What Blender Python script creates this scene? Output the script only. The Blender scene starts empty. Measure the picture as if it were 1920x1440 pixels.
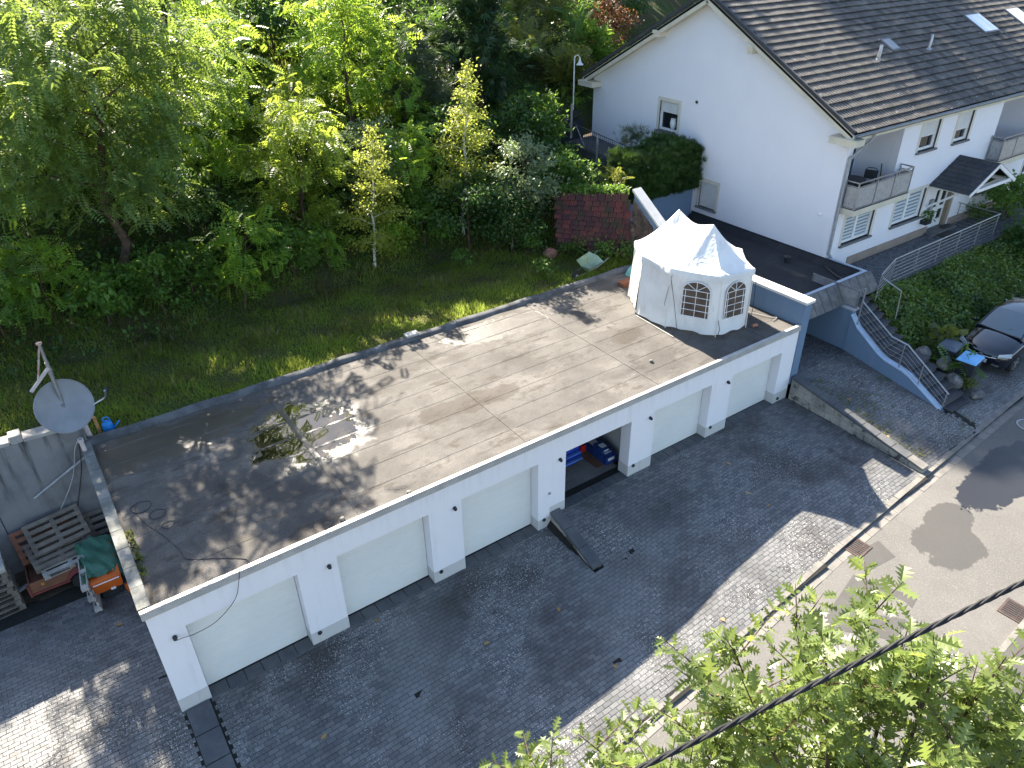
import bpy, math, random
import numpy as np
from mathutils import Vector, Matrix
random.seed(11); rng = np.random.default_rng(11)
S = bpy.context.scene; COL = S.collection

# ---------------------------------------------------------------- camera, sky, sun, exposure
cd = bpy.data.cameras.new('camera'); cam = bpy.data.objects.new('camera', cd); COL.objects.link(cam)
cd.sensor_fit = 'HORIZONTAL'; cd.sensor_width = 36; cd.lens = 26.153; cd.clip_end = 2000; cd.clip_start = .1
yaw, pit, rol = .6006, .5597, -.0182
fw = Vector((math.sin(yaw)*math.cos(pit), math.cos(yaw)*math.cos(pit), -math.sin(pit)))
rt = Vector((math.cos(yaw), -math.sin(yaw), 0)); up = rt.cross(fw)
r2 = rt*math.cos(rol)+up*math.sin(rol); u2 = -rt*math.sin(rol)+up*math.cos(rol)
CAMP = Vector((.338, -11.21, 13.068))
cam.matrix_world = Matrix(((r2.x, u2.x, -fw.x, CAMP.x), (r2.y, u2.y, -fw.y, CAMP.y), (r2.z, u2.z, -fw.z, CAMP.z), (0, 0, 0, 1)))
S.camera = cam
SUN = Vector((.125, 1.24, 1)).normalized()
w = bpy.data.worlds.new('World'); S.world = w; w.use_nodes = True
wn = w.node_tree; bg = wn.nodes['Background']
sky = wn.nodes.new('ShaderNodeTexSky'); sky.sky_type = 'NISHITA'; sky.sun_disc = False
sky.sun_elevation = math.asin(SUN.z); sky.sun_rotation = math.atan2(SUN.x, SUN.y)
sky.air_density = 1.0; sky.dust_density = .8; sky.ozone_density = 1.0
wn.links.new(sky.outputs[0], bg.inputs[0]); bg.inputs[1].default_value = .064
sl = bpy.data.lights.new('sun', 'SUN'); sl.energy = 4.2; sl.angle = math.radians(.53); sl.color = (1, .91, .77)
so = bpy.data.objects.new('sun', sl); COL.objects.link(so); so.location = (10, 30, 40)
so.rotation_euler = SUN.to_track_quat('Z', 'Y').to_euler()
S.view_settings.view_transform = 'Standard'; S.view_settings.look = 'None'
S.view_settings.gamma = 1; S.view_settings.exposure = 2.55; S.view_settings.use_curve_mapping = False

# ---------------------------------------------------------------- material helpers
class G:
    def __init__(s, name):
        s.m = bpy.data.materials.new(name); s.m.use_nodes = True; s.t = s.m.node_tree; s.t.nodes.clear()
        s.out = s.n('ShaderNodeOutputMaterial'); s.pos = s.n('ShaderNodeNewGeometry').outputs['Position']
    def n(s, typ, **k):
        nd = s.t.nodes.new(typ)
        for a, b in k.items(): setattr(nd, a, b)
        return nd
    def put(s, sock, v):
        if isinstance(v, bpy.types.NodeSocket): s.t.links.new(v, sock)
        else:
            if sock.type == 'RGBA' and len(v) == 3: v = (*v, 1)
            sock.default_value = v
    def math(s, op, a, b=0., c=None, clamp=False):
        nd = s.n('ShaderNodeMath', operation=op, use_clamp=clamp); s.put(nd.inputs[0], a); s.put(nd.inputs[1], b)
        if c is not None: s.put(nd.inputs[2], c)
        return nd.outputs[0]
    def mix(s, a, b, f, bt='MIX'):
        nd = s.n('ShaderNodeMix', data_type='RGBA', blend_type=bt); s.put(nd.inputs[0], f); s.put(nd.inputs[6], a); s.put(nd.inputs[7], b)
        return nd.outputs[2]
    def noise(s, scale, detail=4., rough=.6, vec=None, dist=0., out=0):
        nd = s.n('ShaderNodeTexNoise'); s.put(nd.inputs['Vector'], vec or s.pos)
        nd.inputs['Scale'].default_value = scale; nd.inputs['Detail'].default_value = detail
        nd.inputs['Roughness'].default_value = rough; nd.inputs['Distortion'].default_value = dist
        return nd.outputs[out]
    def stp(s, f, lo, hi):
        nd = s.n('ShaderNodeMapRange', interpolation_type='SMOOTHSTEP'); s.put(nd.inputs[0], f)
        nd.inputs[1].default_value = lo; nd.inputs[2].default_value = hi
        return nd.outputs[0]
    def lin(s, f, lo, hi, a, b):
        nd = s.n('ShaderNodeMapRange'); s.put(nd.inputs[0], f)
        for i, v in enumerate((lo, hi, a, b)): nd.inputs[i+1].default_value = v
        return nd.outputs[0]
    def scale(s, v, sc):
        nd = s.n('ShaderNodeMapping'); s.put(nd.inputs[0], v); nd.inputs['Scale'].default_value = sc
        return nd.outputs[0]
    def xyz(s, v=None):
        nd = s.n('ShaderNodeSeparateXYZ'); s.put(nd.inputs[0], v or s.pos); return nd.outputs
    def bsdf(s, col, rough=.8, spec=.5, metal=0., bump=None, dist=.01, **k):
        b = s.n('ShaderNodeBsdfPrincipled'); s.put(b.inputs['Base Color'], col); s.put(b.inputs['Roughness'], rough)
        s.put(b.inputs['Specular IOR Level'], spec); s.put(b.inputs['Metallic'], metal)
        for a, v in k.items(): s.put(b.inputs[a.replace('_', ' ')], v)
        if bump is not None:
            bn = s.n('ShaderNodeBump'); bn.inputs['Distance'].default_value = dist; s.put(bn.inputs['Height'], bump)
            s.t.links.new(bn.outputs[0], b.inputs['Normal'])
        return b.outputs[0]
    def done(s, sh): s.t.links.new(sh, s.out.inputs[0]); return s.m

def simple(name, c1, c2=None, sc=2., rough=.75, spec=.4, metal=0., fine=60., famt=.25, bump=.004, lo=.35, hi=.65):
    g = G(name); c2 = c2 or tuple(x*.75 for x in c1)
    c = g.mix(c1, c2, g.stp(g.noise(sc), lo, hi))
    fn = g.noise(fine, 3.)
    c = g.mix(c, (0, 0, 0), g.math('MULTIPLY', g.stp(fn, .45, .75), famt))
    return g.done(g.bsdf(c, rough, spec, metal, fn, bump))

def leafmat(name, c1, c2, trans=.5, tcol=None, rough=.45, spec=.4):
    g = G(name); r = g.n('ShaderNodeNewGeometry').outputs['Random Per Island']
    c = g.mix(c1, c2, r)
    c = g.mix(c, tuple(x*.6 for x in c1), g.stp(g.noise(.9, 2.), .4, .7))
    tc = g.mix(c, tcol or tuple(min(1, x*k) for x, k in zip(c2, (1.9, 1.7, .8))), .6)
    b = g.bsdf(c, rough, spec)
    t = g.n('ShaderNodeBsdfTranslucent'); g.put(t.inputs[0], tc)
    mx = g.n('ShaderNodeMixShader'); mx.inputs[0].default_value = trans
    g.t.links.new(b, mx.inputs[1]); g.t.links.new(t.outputs[0], mx.inputs[2])
    return g.done(mx.outputs[0])

# ---------------------------------------------------------------- mesh helpers
class MB:
    def __init__(s): s.v = []; s.f = []
    def add(s, vs, fs):
        n = len(s.v); s.v += [tuple(v) for v in vs]; s.f += [tuple(i+n for i in f) for f in fs]; return s
    def hexa(s, p): return s.add(p, [(3, 2, 1, 0), (4, 5, 6, 7), (0, 1, 5, 4), (1, 2, 6, 5), (2, 3, 7, 6), (3, 0, 4, 7)])
    def box(s, x0, x1, y0, y1, z0, z1):
        return s.hexa([(x0, y0, z0), (x1, y0, z0), (x1, y1, z0), (x0, y1, z0), (x0, y0, z1), (x1, y0, z1), (x1, y1, z1), (x0, y1, z1)])
    def obox(s, c, ax, ay, az):      # centre and three half-axis vectors
        c, ax, ay, az = map(Vector, (c, ax, ay, az)); q = []
        for k in (-1, 1):
            for i, j in ((-1, -1), (1, -1), (1, 1), (-1, 1)): q.append(c+ax*i+ay*j+az*k)
        return s.hexa(q)
    def bar(s, a, b, wd, ht, upv=(0, 0, 1)):
        a, b, upv = Vector(a), Vector(b), Vector(upv); d = (b-a); sd = d.cross(upv).normalized(); u = sd.cross(d).normalized()
        return s.obox((a+b)/2, d/2, sd*wd/2, u*ht/2)
    def quad(s, *p): return s.add(p, [tuple(range(len(p)))])
    def ext(s, pts, off):            # polygon extruded by a vector
        n = len(pts); off = Vector(off); q = [Vector(p) for p in pts]
        return s.add(q+[p+off for p in q], [tuple(range(n-1, -1, -1)), tuple(range(n, 2*n))]+[(i, (i+1) % n, n+(i+1) % n, n+i) for i in range(n)])
    def tube(s, pts, r, n=6, caps=True):
        pts = [Vector(p) for p in pts]; m = len(pts); rs = r if isinstance(r, (list, tuple)) else [r]*m
        vs, fs = [], []; prev = None
        for i, p in enumerate(pts):
            d = (pts[min(i+1, m-1)]-pts[max(i-1, 0)]).normalized()
            if prev is None: prev = d.orthogonal().normalized()
            a = (prev-d*prev.dot(d)); a = a.normalized() if a.length > 1e-6 else d.orthogonal().normalized()
            prev = a; b = d.cross(a)
            for k in range(n):
                t = 2*math.pi*k/n; vs.append(p+(a*math.cos(t)+b*math.sin(t))*rs[i])
        for i in range(m-1):
            for k in range(n): fs.append((i*n+k, i*n+(k+1) % n, (i+1)*n+(k+1) % n, (i+1)*n+k))
        if caps: fs += [tuple(range(n-1, -1, -1)), tuple(range((m-1)*n, m*n))]
        return s.add(vs, fs)
    def lathe(s, prof, c=(0, 0, 0), axis=(0, 0, 1), n=16):   # prof: (radius, height)
        ax = Vector(axis).normalized(); a = ax.orthogonal().normalized(); b = ax.cross(a); c = Vector(c); vs, fs = [], []
        for r, h in prof:
            for k in range(n):
                t = 2*math.pi*k/n; vs.append(c+ax*h+(a*math.cos(t)+b*math.sin(t))*r)
        for i in range(len(prof)-1):
            for k in range(n): fs.append((i*n+k, i*n+(k+1) % n, (i+1)*n+(k+1) % n, (i+1)*n+k))
        fs += [tuple(range(n-1, -1, -1)), tuple(range((len(prof)-1)*n, len(prof)*n))]
        return s.add(vs, fs)
    def grid(s, P):                  # P[i][j] of points
        a, b = len(P), len(P[0])
        return s.add([p for r in P for p in r], [(i*b+j, (i+1)*b+j, (i+1)*b+j+1, i*b+j+1) for i in range(a-1) for j in range(b-1)])
ORG = {}
def org(o): return ORG.get(o.name, Vector((0, 0, 0)))
def obj(name, mb, m, parent=None, smooth=False, kind=None, label=None, bevel=0, at=None):
    me = bpy.data.meshes.new(name); o0 = Vector(at) if at is not None else (org(parent) if parent else Vector((0, 0, 0)))
    me.from_pydata([tuple(Vector(v)-o0) for v in mb.v], [], mb.f); me.materials.append(m)
    if smooth:
        me.polygons.foreach_set('use_smooth', [True]*len(me.polygons)); me.set_sharp_from_angle(angle=math.radians(42))
    o = bpy.data.objects.new(name, me); COL.objects.link(o); ORG[o.name] = o0
    if parent: o.parent = parent; o.location = o0-org(parent)
    else: o.location = o0
    if kind: o['kind'] = kind
    if label: o['label'] = label
    if bevel:
        b = o.modifiers.new('bevel', 'BEVEL'); b.width = bevel; b.segments = 2; b.limit_method = 'ANGLE'
    return o
def tag(o, label, cat, group=None):
    o['label'] = label; o['category'] = cat
    if group: o['group'] = group
    return o
def thing(name, label, cat, loc=(0, 0, 0), group=None):
    o = bpy.data.objects.new(name, None); COL.objects.link(o); o.location = loc; o.empty_display_size = .2
    ORG[o.name] = Vector(loc); return tag(o, label, cat, group)
def inst(name, me, parent, mat4, label=None):     # a piece that shares its mesh, placed by a world matrix
    o = bpy.data.objects.new(name, me); COL.objects.link(o); ORG[o.name] = mat4.translation.copy()
    if parent: o.parent = parent; o.matrix_local = Matrix.Translation(-org(parent)) @ mat4
    else: o.matrix_world = mat4
    if label: o['label'] = label
    return o
def copy_tree(o, parent=None):
    c = o.copy(); COL.objects.link(c); ORG[c.name] = ORG.get(o.name, Vector())
    if parent: c.parent = parent
    for ch in list(o.children): copy_tree(ch, c)
    return c
def meshdata(name, mb, m, smooth=False):
    me = bpy.data.meshes.new(name); me.from_pydata(mb.v, [], mb.f); me.materials.append(m)
    if smooth:
        me.polygons.foreach_set('use_smooth', [True]*len(me.polygons)); me.set_sharp_from_angle(angle=math.radians(42))
    return me
def scatter_mesh(name, tv, tf, pos, R, sc, m):    # many copies of a small template (quads) in one mesh, numpy
    tv = np.asarray(tv, float); tf = np.asarray(tf, int); N, V, F, K = len(pos), len(tv), len(tf), tf.shape[1]
    sc = np.asarray(sc, float).reshape(N, 1, -1)
    vs = np.einsum('nij,nvj->nvi', R, tv[None]*sc)+pos[:, None]
    fs = (tf[None]+(np.arange(N)*V)[:, None, None]).reshape(-1)
    me = bpy.data.meshes.new(name); me.vertices.add(N*V); me.vertices.foreach_set('co', vs.reshape(-1))
    me.loops.add(N*F*K); me.loops.foreach_set('vertex_index', fs.astype(np.int32))
    me.polygons.add(N*F); me.polygons.foreach_set('loop_start', (np.arange(N*F)*K).astype(np.int32))
    me.polygons.foreach_set('use_smooth', np.zeros(N*F, dtype=bool)); me.update(calc_edges=True); me.materials.append(m)
    return me
def meshobj(name, me, parent=None, kind=None, at=(0, 0, 0)):
    o = bpy.data.objects.new(name, me); COL.objects.link(o); ORG[o.name] = Vector(at)
    if parent: o.parent = parent; o.location = Vector(at)-org(parent)
    else: o.location = at
    if kind: o['kind'] = kind
    return o
def rots(d, roll):                    # frames whose x axis is d, rolled about it
    d = d/np.linalg.norm(d, axis=1, keepdims=True); z = np.tile([0., 0, 1], (len(d), 1))
    y = np.cross(z, d); ln = np.linalg.norm(y, axis=1, keepdims=True); y = np.where(ln < 1e-3, [[0, 1., 0]], y/np.maximum(ln, 1e-9))
    n = np.cross(d, y); c, s_ = np.cos(roll)[:, None], np.sin(roll)[:, None]
    return np.stack([d, y*c+n*s_, n*c-y*s_], axis=2)
def sm(a, b, x):
    t = min(1, max(0, (x-a)/(b-a))); return t*t*(3-2*t)
def px_of(p):                         # where a point falls, only used to pick the pieces that show largest
    d = Vector(p)-CAMP; z = d.dot(fw)
    return (960+1394.9*d.dot(r2)/z, 720-1394.9*d.dot(u2)/z, z)
def in_view(p, mgn=30):
    x, y, z = px_of(p); return z > 0 and -mgn < x < 1920+mgn and -mgn < y < 1440+mgn
# ---------------------------------------------------------------- materials
def paver_mat():
    g = G('paver'); x, y, z = g.xyz()
    row = g.math('FLOOR', g.math('MULTIPLY', y, 10.)); off = g.math('MULTIPLY', g.math('MODULO', g.math('ABSOLUTE', row), 2.), .5)
    colx = g.math('FLOOR', g.math('ADD', g.math('MULTIPLY', x, 5.), off))
    cv = g.n('ShaderNodeCombineXYZ'); g.put(cv.inputs[0], colx); g.put(cv.inputs[1], row)
    wn_ = g.n('ShaderNodeTexWhiteNoise', noise_dimensions='2D'); g.put(wn_.inputs['Vector'], cv.outputs[0])
    c = g.mix((.078, .079, .082), (.15, .148, .146), wn_.outputs[0])
    c = g.mix(c, (.045, .041, .038), g.stp(g.noise(.55, 3.), .45, .7))
    c = g.mix(c, (.19, .19, .185), g.math('MULTIPLY', g.stp(g.noise(.33, 3., .55, g.scale(g.pos, (1, .45, 1))), .52, .72), .55))
    c = g.mix(c, (.05, .075, .03), g.math('MULTIPLY', g.stp(g.noise(.8, 4.), .6, .75), g.stp(x, 17, 21)))
    c = g.mix(c, (.02, .02, .022), g.math('MULTIPLY', g.stp(g.noise(1.7, 3., .5), .66, .74), .6))
    fl = g.math('MULTIPLY', g.stp(g.noise(33., 2., .5), .59, .63), g.stp(g.noise(.42, 4., .65), .44, .6))
    c = g.mix(c, (.42, .41, .39), g.math('MULTIPLY', fl, .85))
    fn = g.noise(70., 3.)
    c = g.mix(c, (.02, .02, .02), g.math('MULTIPLY', g.stp(fn, .5, .8), .35))
    return g.done(g.bsdf(c, g.lin(g.noise(.5), .3, .7, .42, .62), .5, bump=fn, dist=.006))
PAVER = paver_mat()
JOINT = simple('paving_joint', (.026, .025, .024), (.02, .021, .017), 3., .95, .2)
SOIL = simple('soil', (.09, .065, .045), (.055, .045, .03), 1.5, .95, .1, fine=30, bump=.02)

def road_mat():
    g = G('asphalt'); x, y, z = g.xyz()
    c = g.mix((.122, .115, .106), (.098, .093, .086), g.stp(g.noise(.5, 4.), .35, .65))
    c = g.mix(c, (.19, .18, .165), g.math('MULTIPLY', g.stp(g.noise(38., 3., .7), .5, .68), .7))
    c = g.mix(c, (.07, .066, .06), g.math('MULTIPLY', g.stp(g.noise(27., 3., .7), .56, .72), .5))
    c = g.mix(c, (.06, .057, .054), g.math('MULTIPLY', g.stp(g.noise(60., 2.), .6, .72), .6))
    vo = g.n('ShaderNodeTexVoronoi', feature='DISTANCE_TO_EDGE'); vo.inputs['Scale'].default_value = 1.1
    g.put(vo.inputs['Vector'], g.mix(g.pos, g.noise(2.2, 3., out=1), .35))
    crk = g.math('MULTIPLY', g.math('SUBTRACT', 1., g.stp(vo.outputs[0], .0, .012)), g.stp(g.noise(.35, 2.), .5, .62))
    c = g.mix(c, (.09, .085, .08), g.math('MULTIPLY', crk, .7))
    nn = g.noise(1.6, 5., .65)
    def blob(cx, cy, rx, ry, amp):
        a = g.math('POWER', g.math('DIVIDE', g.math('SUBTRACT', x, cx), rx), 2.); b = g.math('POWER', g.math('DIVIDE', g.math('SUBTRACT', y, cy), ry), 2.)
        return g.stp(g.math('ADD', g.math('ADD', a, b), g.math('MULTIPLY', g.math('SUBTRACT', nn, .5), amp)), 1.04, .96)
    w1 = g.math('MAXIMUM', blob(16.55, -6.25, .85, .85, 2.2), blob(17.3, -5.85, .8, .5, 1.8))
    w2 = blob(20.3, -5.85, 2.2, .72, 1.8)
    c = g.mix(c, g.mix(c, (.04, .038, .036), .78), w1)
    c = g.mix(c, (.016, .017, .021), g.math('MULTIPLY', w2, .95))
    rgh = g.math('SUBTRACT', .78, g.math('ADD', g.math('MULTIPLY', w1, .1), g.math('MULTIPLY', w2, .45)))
    return g.done(g.bsdf(c, rgh, .4, bump=g.noise(90., 2.), dist=.006))
ASPH = road_mat()
ASPH2 = simple('asphalt_repair', (.082, .078, .073), (.07, .067, .063), 2., .8, .3, fine=90)
KERB = simple('kerb_concrete', (.20, .185, .165), (.15, .142, .13), 3., .8, .3, fine=80)
CONC = simple('slab_concrete', (.075, .078, .085), (.11, .11, .11), 2., .8, .35, fine=60)

def stucco(name, c1, streak=.25, dirt=(.42, .40, .37), zlo=None):
    g = G(name); x, y, z = g.xyz()
    c = g.mix(c1, tuple(v*.93 for v in c1), g.noise(1.3, 3.))
    st = g.stp(g.noise(3., 4., .6, g.scale(g.pos, (1.3, 1.3, .12))), .54, .8)
    c = g.mix(c, dirt, g.math('MULTIPLY', st, streak))
    sp = g.stp(g.noise(9., 3.), .68, .8)
    c = g.mix(c, dirt, g.math('MULTIPLY', sp, streak*.8))
    if zlo is not None: c = g.mix(c, dirt, g.math('MULTIPLY', g.math('MULTIPLY', g.stp(z, *zlo), g.stp(g.noise(4., 4., .6, g.scale(g.pos, (1.6, 1.6, .1))), .42, .72)), .22))
    fn = g.noise(110., 2.)
    return g.done(g.bsdf(c, .85, .25, bump=fn, dist=.005))
WALL = stucco('white_render', (.81, .795, .815), .16, zlo=(1.9, 2.75))
HWALL = stucco('house_render', (.80, .79, .825), .05)
PLINTH = stucco('plinth_render', (.56, .55, .53), .5, (.3, .28, .24))
BLUE = stucco('blue_render', (.145, .215, .31), .3, (.25, .29, .34))
CREAM = simple('cream_trim', (.66, .60, .47), (.58, .53, .42), 2., .7)
BEIGE = simple('beige_surround', (.66, .61, .52), (.6, .56, .48), 2., .8)
WHITE = simple('white_plastic', (.82, .82, .80), (.76, .76, .75), 2., .45, .5, bump=.0, famt=.05)
DOORW = simple('door_white', (.74, .74, .70), (.70, .70, .67), 1., .5, .45, bump=.001, famt=.05)
GREYS = simple('grey_sill', (.17, .17, .18), (.13, .13, .14), 3., .6)
STEEL = simple('galvanised_steel', (.42, .43, .45), (.33, .34, .36), 4., .4, .5, .8, bump=.001, famt=.1)
DSTEEL = simple('painted_steel', (.05, .055, .06), (.03, .03, .035), 4., .45, .5)
ZINC = simple('zinc', (.36, .37, .38), (.28, .29, .30), 3., .5, .5, .15)
IRON = simple('cast_iron', (.085, .055, .045), (.05, .038, .034), 6., .6, .4)
BLACK = simple('black_plastic', (.015, .015, .017), (.025, .025, .027), 3., .5, .5)
RUBBER = simple('rubber', (.018, .018, .019), (.03, .03, .03), 6., .85, .3)
SLATE = simple('slate_black', (.035, .037, .043), (.055, .056, .06), 2., .65, .4)
COPING = simple('pale_coping', (.42, .41, .385), (.29, .28, .27), 1.7, .8, .3, fine=40)
FLASH = simple('roof_edge_metal', (.50, .49, .47), (.40, .40, .39), 2.5, .5, .5, .3)
MOSS = leafmat('moss', (.09, .12, .02), (.16, .18, .03), .2)

def bitumen(name, dark=False):
    g = G(name); x, y, z = g.xyz()
    b1, b2 = ((.018, .02, .024), (.028, .03, .034)) if dark else ((.072, .065, .058), (.115, .106, .096))
    c = g.mix(b1, b2, g.stp(g.noise(.7, 5., .62), .35, .65))
    c = g.mix(c, tuple(v*1.5 for v in b2), g.math('MULTIPLY', g.stp(g.noise(.9, 5., .7, g.scale(g.pos, (.6, 1.2, 1))), .5, .68), .6))
    c = g.mix(c, tuple(v*.55 for v in b1), g.math('MULTIPLY', g.stp(g.noise(2.1, 5., .7), .55, .72), .55))
    st = g.stp(g.noise(1.7, 4., .65, g.scale(g.pos, (.6, 1.8, 1))), .56, .66)
    c = g.mix(c, (.035, .025, .015), g.math('MULTIPLY', st, .0 if dark else .55))
    fn = g.noise(48., 3., .6)
    c = g.mix(c, tuple(v*.3 for v in b1), g.math('MULTIPLY', g.stp(fn, .48, .66), .7))
    c = g.mix(c, (.2, .19, .175), g.math('MULTIPLY', g.stp(g.noise(60., 2.), .64, .72), .6))
    rough = .8; spec = .3
    if not dark:
        nn = g.noise(1.7, 5., .65)
        def blob(cx, cy, rx, ry):
            a = g.math('POWER', g.math('DIVIDE', g.math('SUBTRACT', x, cx), rx), 2.); b = g.math('POWER', g.math('DIVIDE', g.math('SUBTRACT', y, cy), ry), 2.)
            return g.math('ADD', g.math('ADD', a, b), g.math('MULTIPLY', g.math('SUBTRACT', nn, .5), 3.4))
        d = blob(4.45, 3.55, 1.2, 1.3)
        d2 = blob(1.7, 5.2, 2.3, .75)
        d3 = g.math('MINIMUM', blob(8.3, 2.35, 1.5, .42), g.math('MINIMUM', blob(13.9, 2.6, .55, .4), blob(3.3, .3, .6, .22)))
        d4 = blob(11.2, 5.3, 1.9, .55)
        wet = g.math('MAXIMUM', g.stp(d, 1.9, 1.0), g.math('MAXIMUM', g.stp(d2, 1.15, .9), g.stp(d4, 1.15, .9)))
        pud = g.stp(d, 1.08, .8)
        damp = g.stp(d3, 1.2, .75)
        c = g.mix(c, g.mix(c, (.03, .02, .012), .6), g.math('MULTIPLY', damp, .75))
        c = g.mix(c, g.mix(c, (.03, .023, .018), .65), g.math('MAXIMUM', g.stp(d, 1.5, .95), g.math('MAXIMUM', g.stp(d2, 1.15, .9), g.stp(d4, 1.15, .9))))
        mud = g.mix((.012, .01, .005), (.05, .038, .018), g.stp(g.noise(2.6, 5., .6), .42, .62))
        zz = g.stp(z, 2.7105, 2.708)
        c = g.mix(c, mud, g.math('MULTIPLY', pud, zz))
        rough = g.math('SUBTRACT', .8, g.math('MULTIPLY', wet, .50)); spec = g.math('ADD', .3, g.math('MULTIPLY', wet, .35))
        rough = g.math('SUBTRACT', rough, g.math('MULTIPLY', g.math('MULTIPLY', pud, zz), .29))
        amp = g.math('SUBTRACT', 1., g.math('MULTIPLY', pud, zz))
        fn = g.math('MULTIPLY', fn, amp)
    return g.done(g.bsdf(c, rough, spec, bump=fn, dist=.009))
BIT = bitumen('bitumen_roof'); BITD = bitumen('bitumen_dark', True)

def conc_wall():
    g = G('stained_concrete'); x, y, z = g.xyz()
    c = g.mix((.20, .20, .20), (.135, .135, .14), g.stp(g.noise(1.1, 5.), .35, .65))
    st = g.stp(g.noise(2.6, 5., .65, g.scale(g.pos, (1.6, 1, .13))), .5, .68)
    c = g.mix(c, (.035, .036, .038), g.math('MULTIPLY', st, g.math('ADD', .25, g.math('MULTIPLY', g.stp(z, .9, 3.2), .7))))
    c = g.mix(c, (.3, .3, .29), g.math('MULTIPLY', g.stp(g.noise(5., 4., .6, g.scale(g.pos, (1, 1, .2))), .6, .75), .3))
    return g.done(g.bsdf(c, .85, .3, bump=g.noise(30., 4.), dist=.01))
CWALL = conc_wall()
def glass_mat(name, c=(.03, .04, .05), rough=.06):
    g = G(name); return g.done(g.bsdf(g.mix(c, tuple(v*1.6 for v in c), g.noise(.8)), rough, .8))
GLASS = glass_mat('window_glass', (.012, .014, .017))
CLOTH = simple('tent_cloth', (.80, .79, .77), (.72, .71, .69), 1.6, .7, .25, fine=25, famt=.08, bump=.012)
def tent_mat():
    g = G('tent_canvas'); n = g.noise(1.5, 4.)
    c = g.mix((.84, .84, .83), (.74, .73, .71), g.stp(n, .4, .7))
    c = g.mix(c, (.5, .48, .44), g.math('MULTIPLY', g.stp(g.noise(4., 5., .6, g.scale(g.pos, (1, 1, .3))), .58, .75), .35))
    wv = g.noise(2.2, 3., .5, g.scale(g.pos, (1, 1, .35)), .6)
    b = g.bsdf(c, .6, .3, bump=wv, dist=.08); t = g.n('ShaderNodeBsdfTranslucent'); g.put(t.inputs[0], (.7, .68, .64))
    mx = g.n('ShaderNodeMixShader'); mx.inputs[0].default_value = .14
    g.t.links.new(b, mx.inputs[1]); g.t.links.new(t.outputs[0], mx.inputs[2]); return g.done(mx.outputs[0])
TENT = tent_mat()
WOOD = simple('weathered_wood', (.2, .175, .145), (.13, .11, .09), 2.2, .85, .2, fine=35)
WOODP = simple('pale_wood', (.44, .42, .39), (.30, .285, .255), 2.2, .8, .2, fine=35)
WOODR = simple('red_brown_wood', (.24, .10, .06), (.16, .08, .05), 2.2, .85, .2)

# ---------------------------------------------------------------- ground shape
def zk(x): return float(np.interp(x, [-12, 0, 6, 8, 10, 12, 14.3, 18, 21, 25, 45], [-1.45, -1.05, -.82, -.72, -.56, -.35, -.11, .07, .19, .3, .8]))
def yk(x): return -5.18+.0515*(x-6.6)
def gz(x, y):
    if x > 21.4:
        t = min(1, max(0, (y-yk(x))/2.6)); return zk(x)+.16*t
    t = min(1, max(0, y/yk(x))); k = zk(x)
    if x > 18.55: return .9*(1-t)+k*t
    a = -.1*(1-t)+k*t
    if x > 9.05:
        b = .22*(1-t)+k*t; s_ = sm(.4, 2.0, -y)
        a += (b-a)*sm(9.12, 9.2, x)*(1-s_+s_*sm(9.2, 11.8, x))
    return a
def hill(x, y):
    yb = 10.8-1.8*sm(13, 18, x); l = 2.62+.5*max(0, y-yb)
    r = 3.95+.08*(y-9)+1.23*sm(14.9, 16, y) if y < 16 else 5.74+.5*(y-16)
    k = sm(17.5, 19.5, x)*sm(8.2, 9, y); return l*(1-k)+r*k
def sheet(name, xs, ys, fz, m, dz=0., keep=None, kind='structure', parent=None):
    mb = MB(); P = [[(x, y, fz(x, y)+dz) for y in ys] for x in xs]; mb.grid(P)
    if keep: mb.f = [f for f in mb.f if keep(sum(mb.v[i][0] for i in f)/4, sum(mb.v[i][1] for i in f)/4)]
    return obj(name, mb, m, parent, kind=kind, smooth=True)
def frange(a, b, s):
    n = max(1, int(math.ceil((b-a)/s))); return [a+(b-a)*i/n for i in range(n+1)]

# base terrain far below everything so no gaps show, then the hillside
def far(x, y):
    z = zk(x)-.35 if y < 2 else zk(x)-.35
    return z
ter = sheet('ground', frange(-120, 160, 10), frange(-150, 30, 10), far, SOIL)
GRASSG = simple('hill_soil', (.045, .065, .018), (.07, .062, .03), .9, .95, .1, fine=25, bump=.03)
def hz(x, y): return hill(x, y)+.10*math.sin(x*1.7+y)*math.sin(y*1.3-x*.4)*sm(10.5, 13, y)
hil = sheet('hillside', frange(-30, 60, .75), frange(6.3, 62, .75), hz, GRASSG,
            keep=lambda x, y: not (18.3 < x < 40 and y < 8.9) and not (22.7 < x < 40 and y < 15.2) and (x < 18.3 or y > 8.7))

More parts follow.
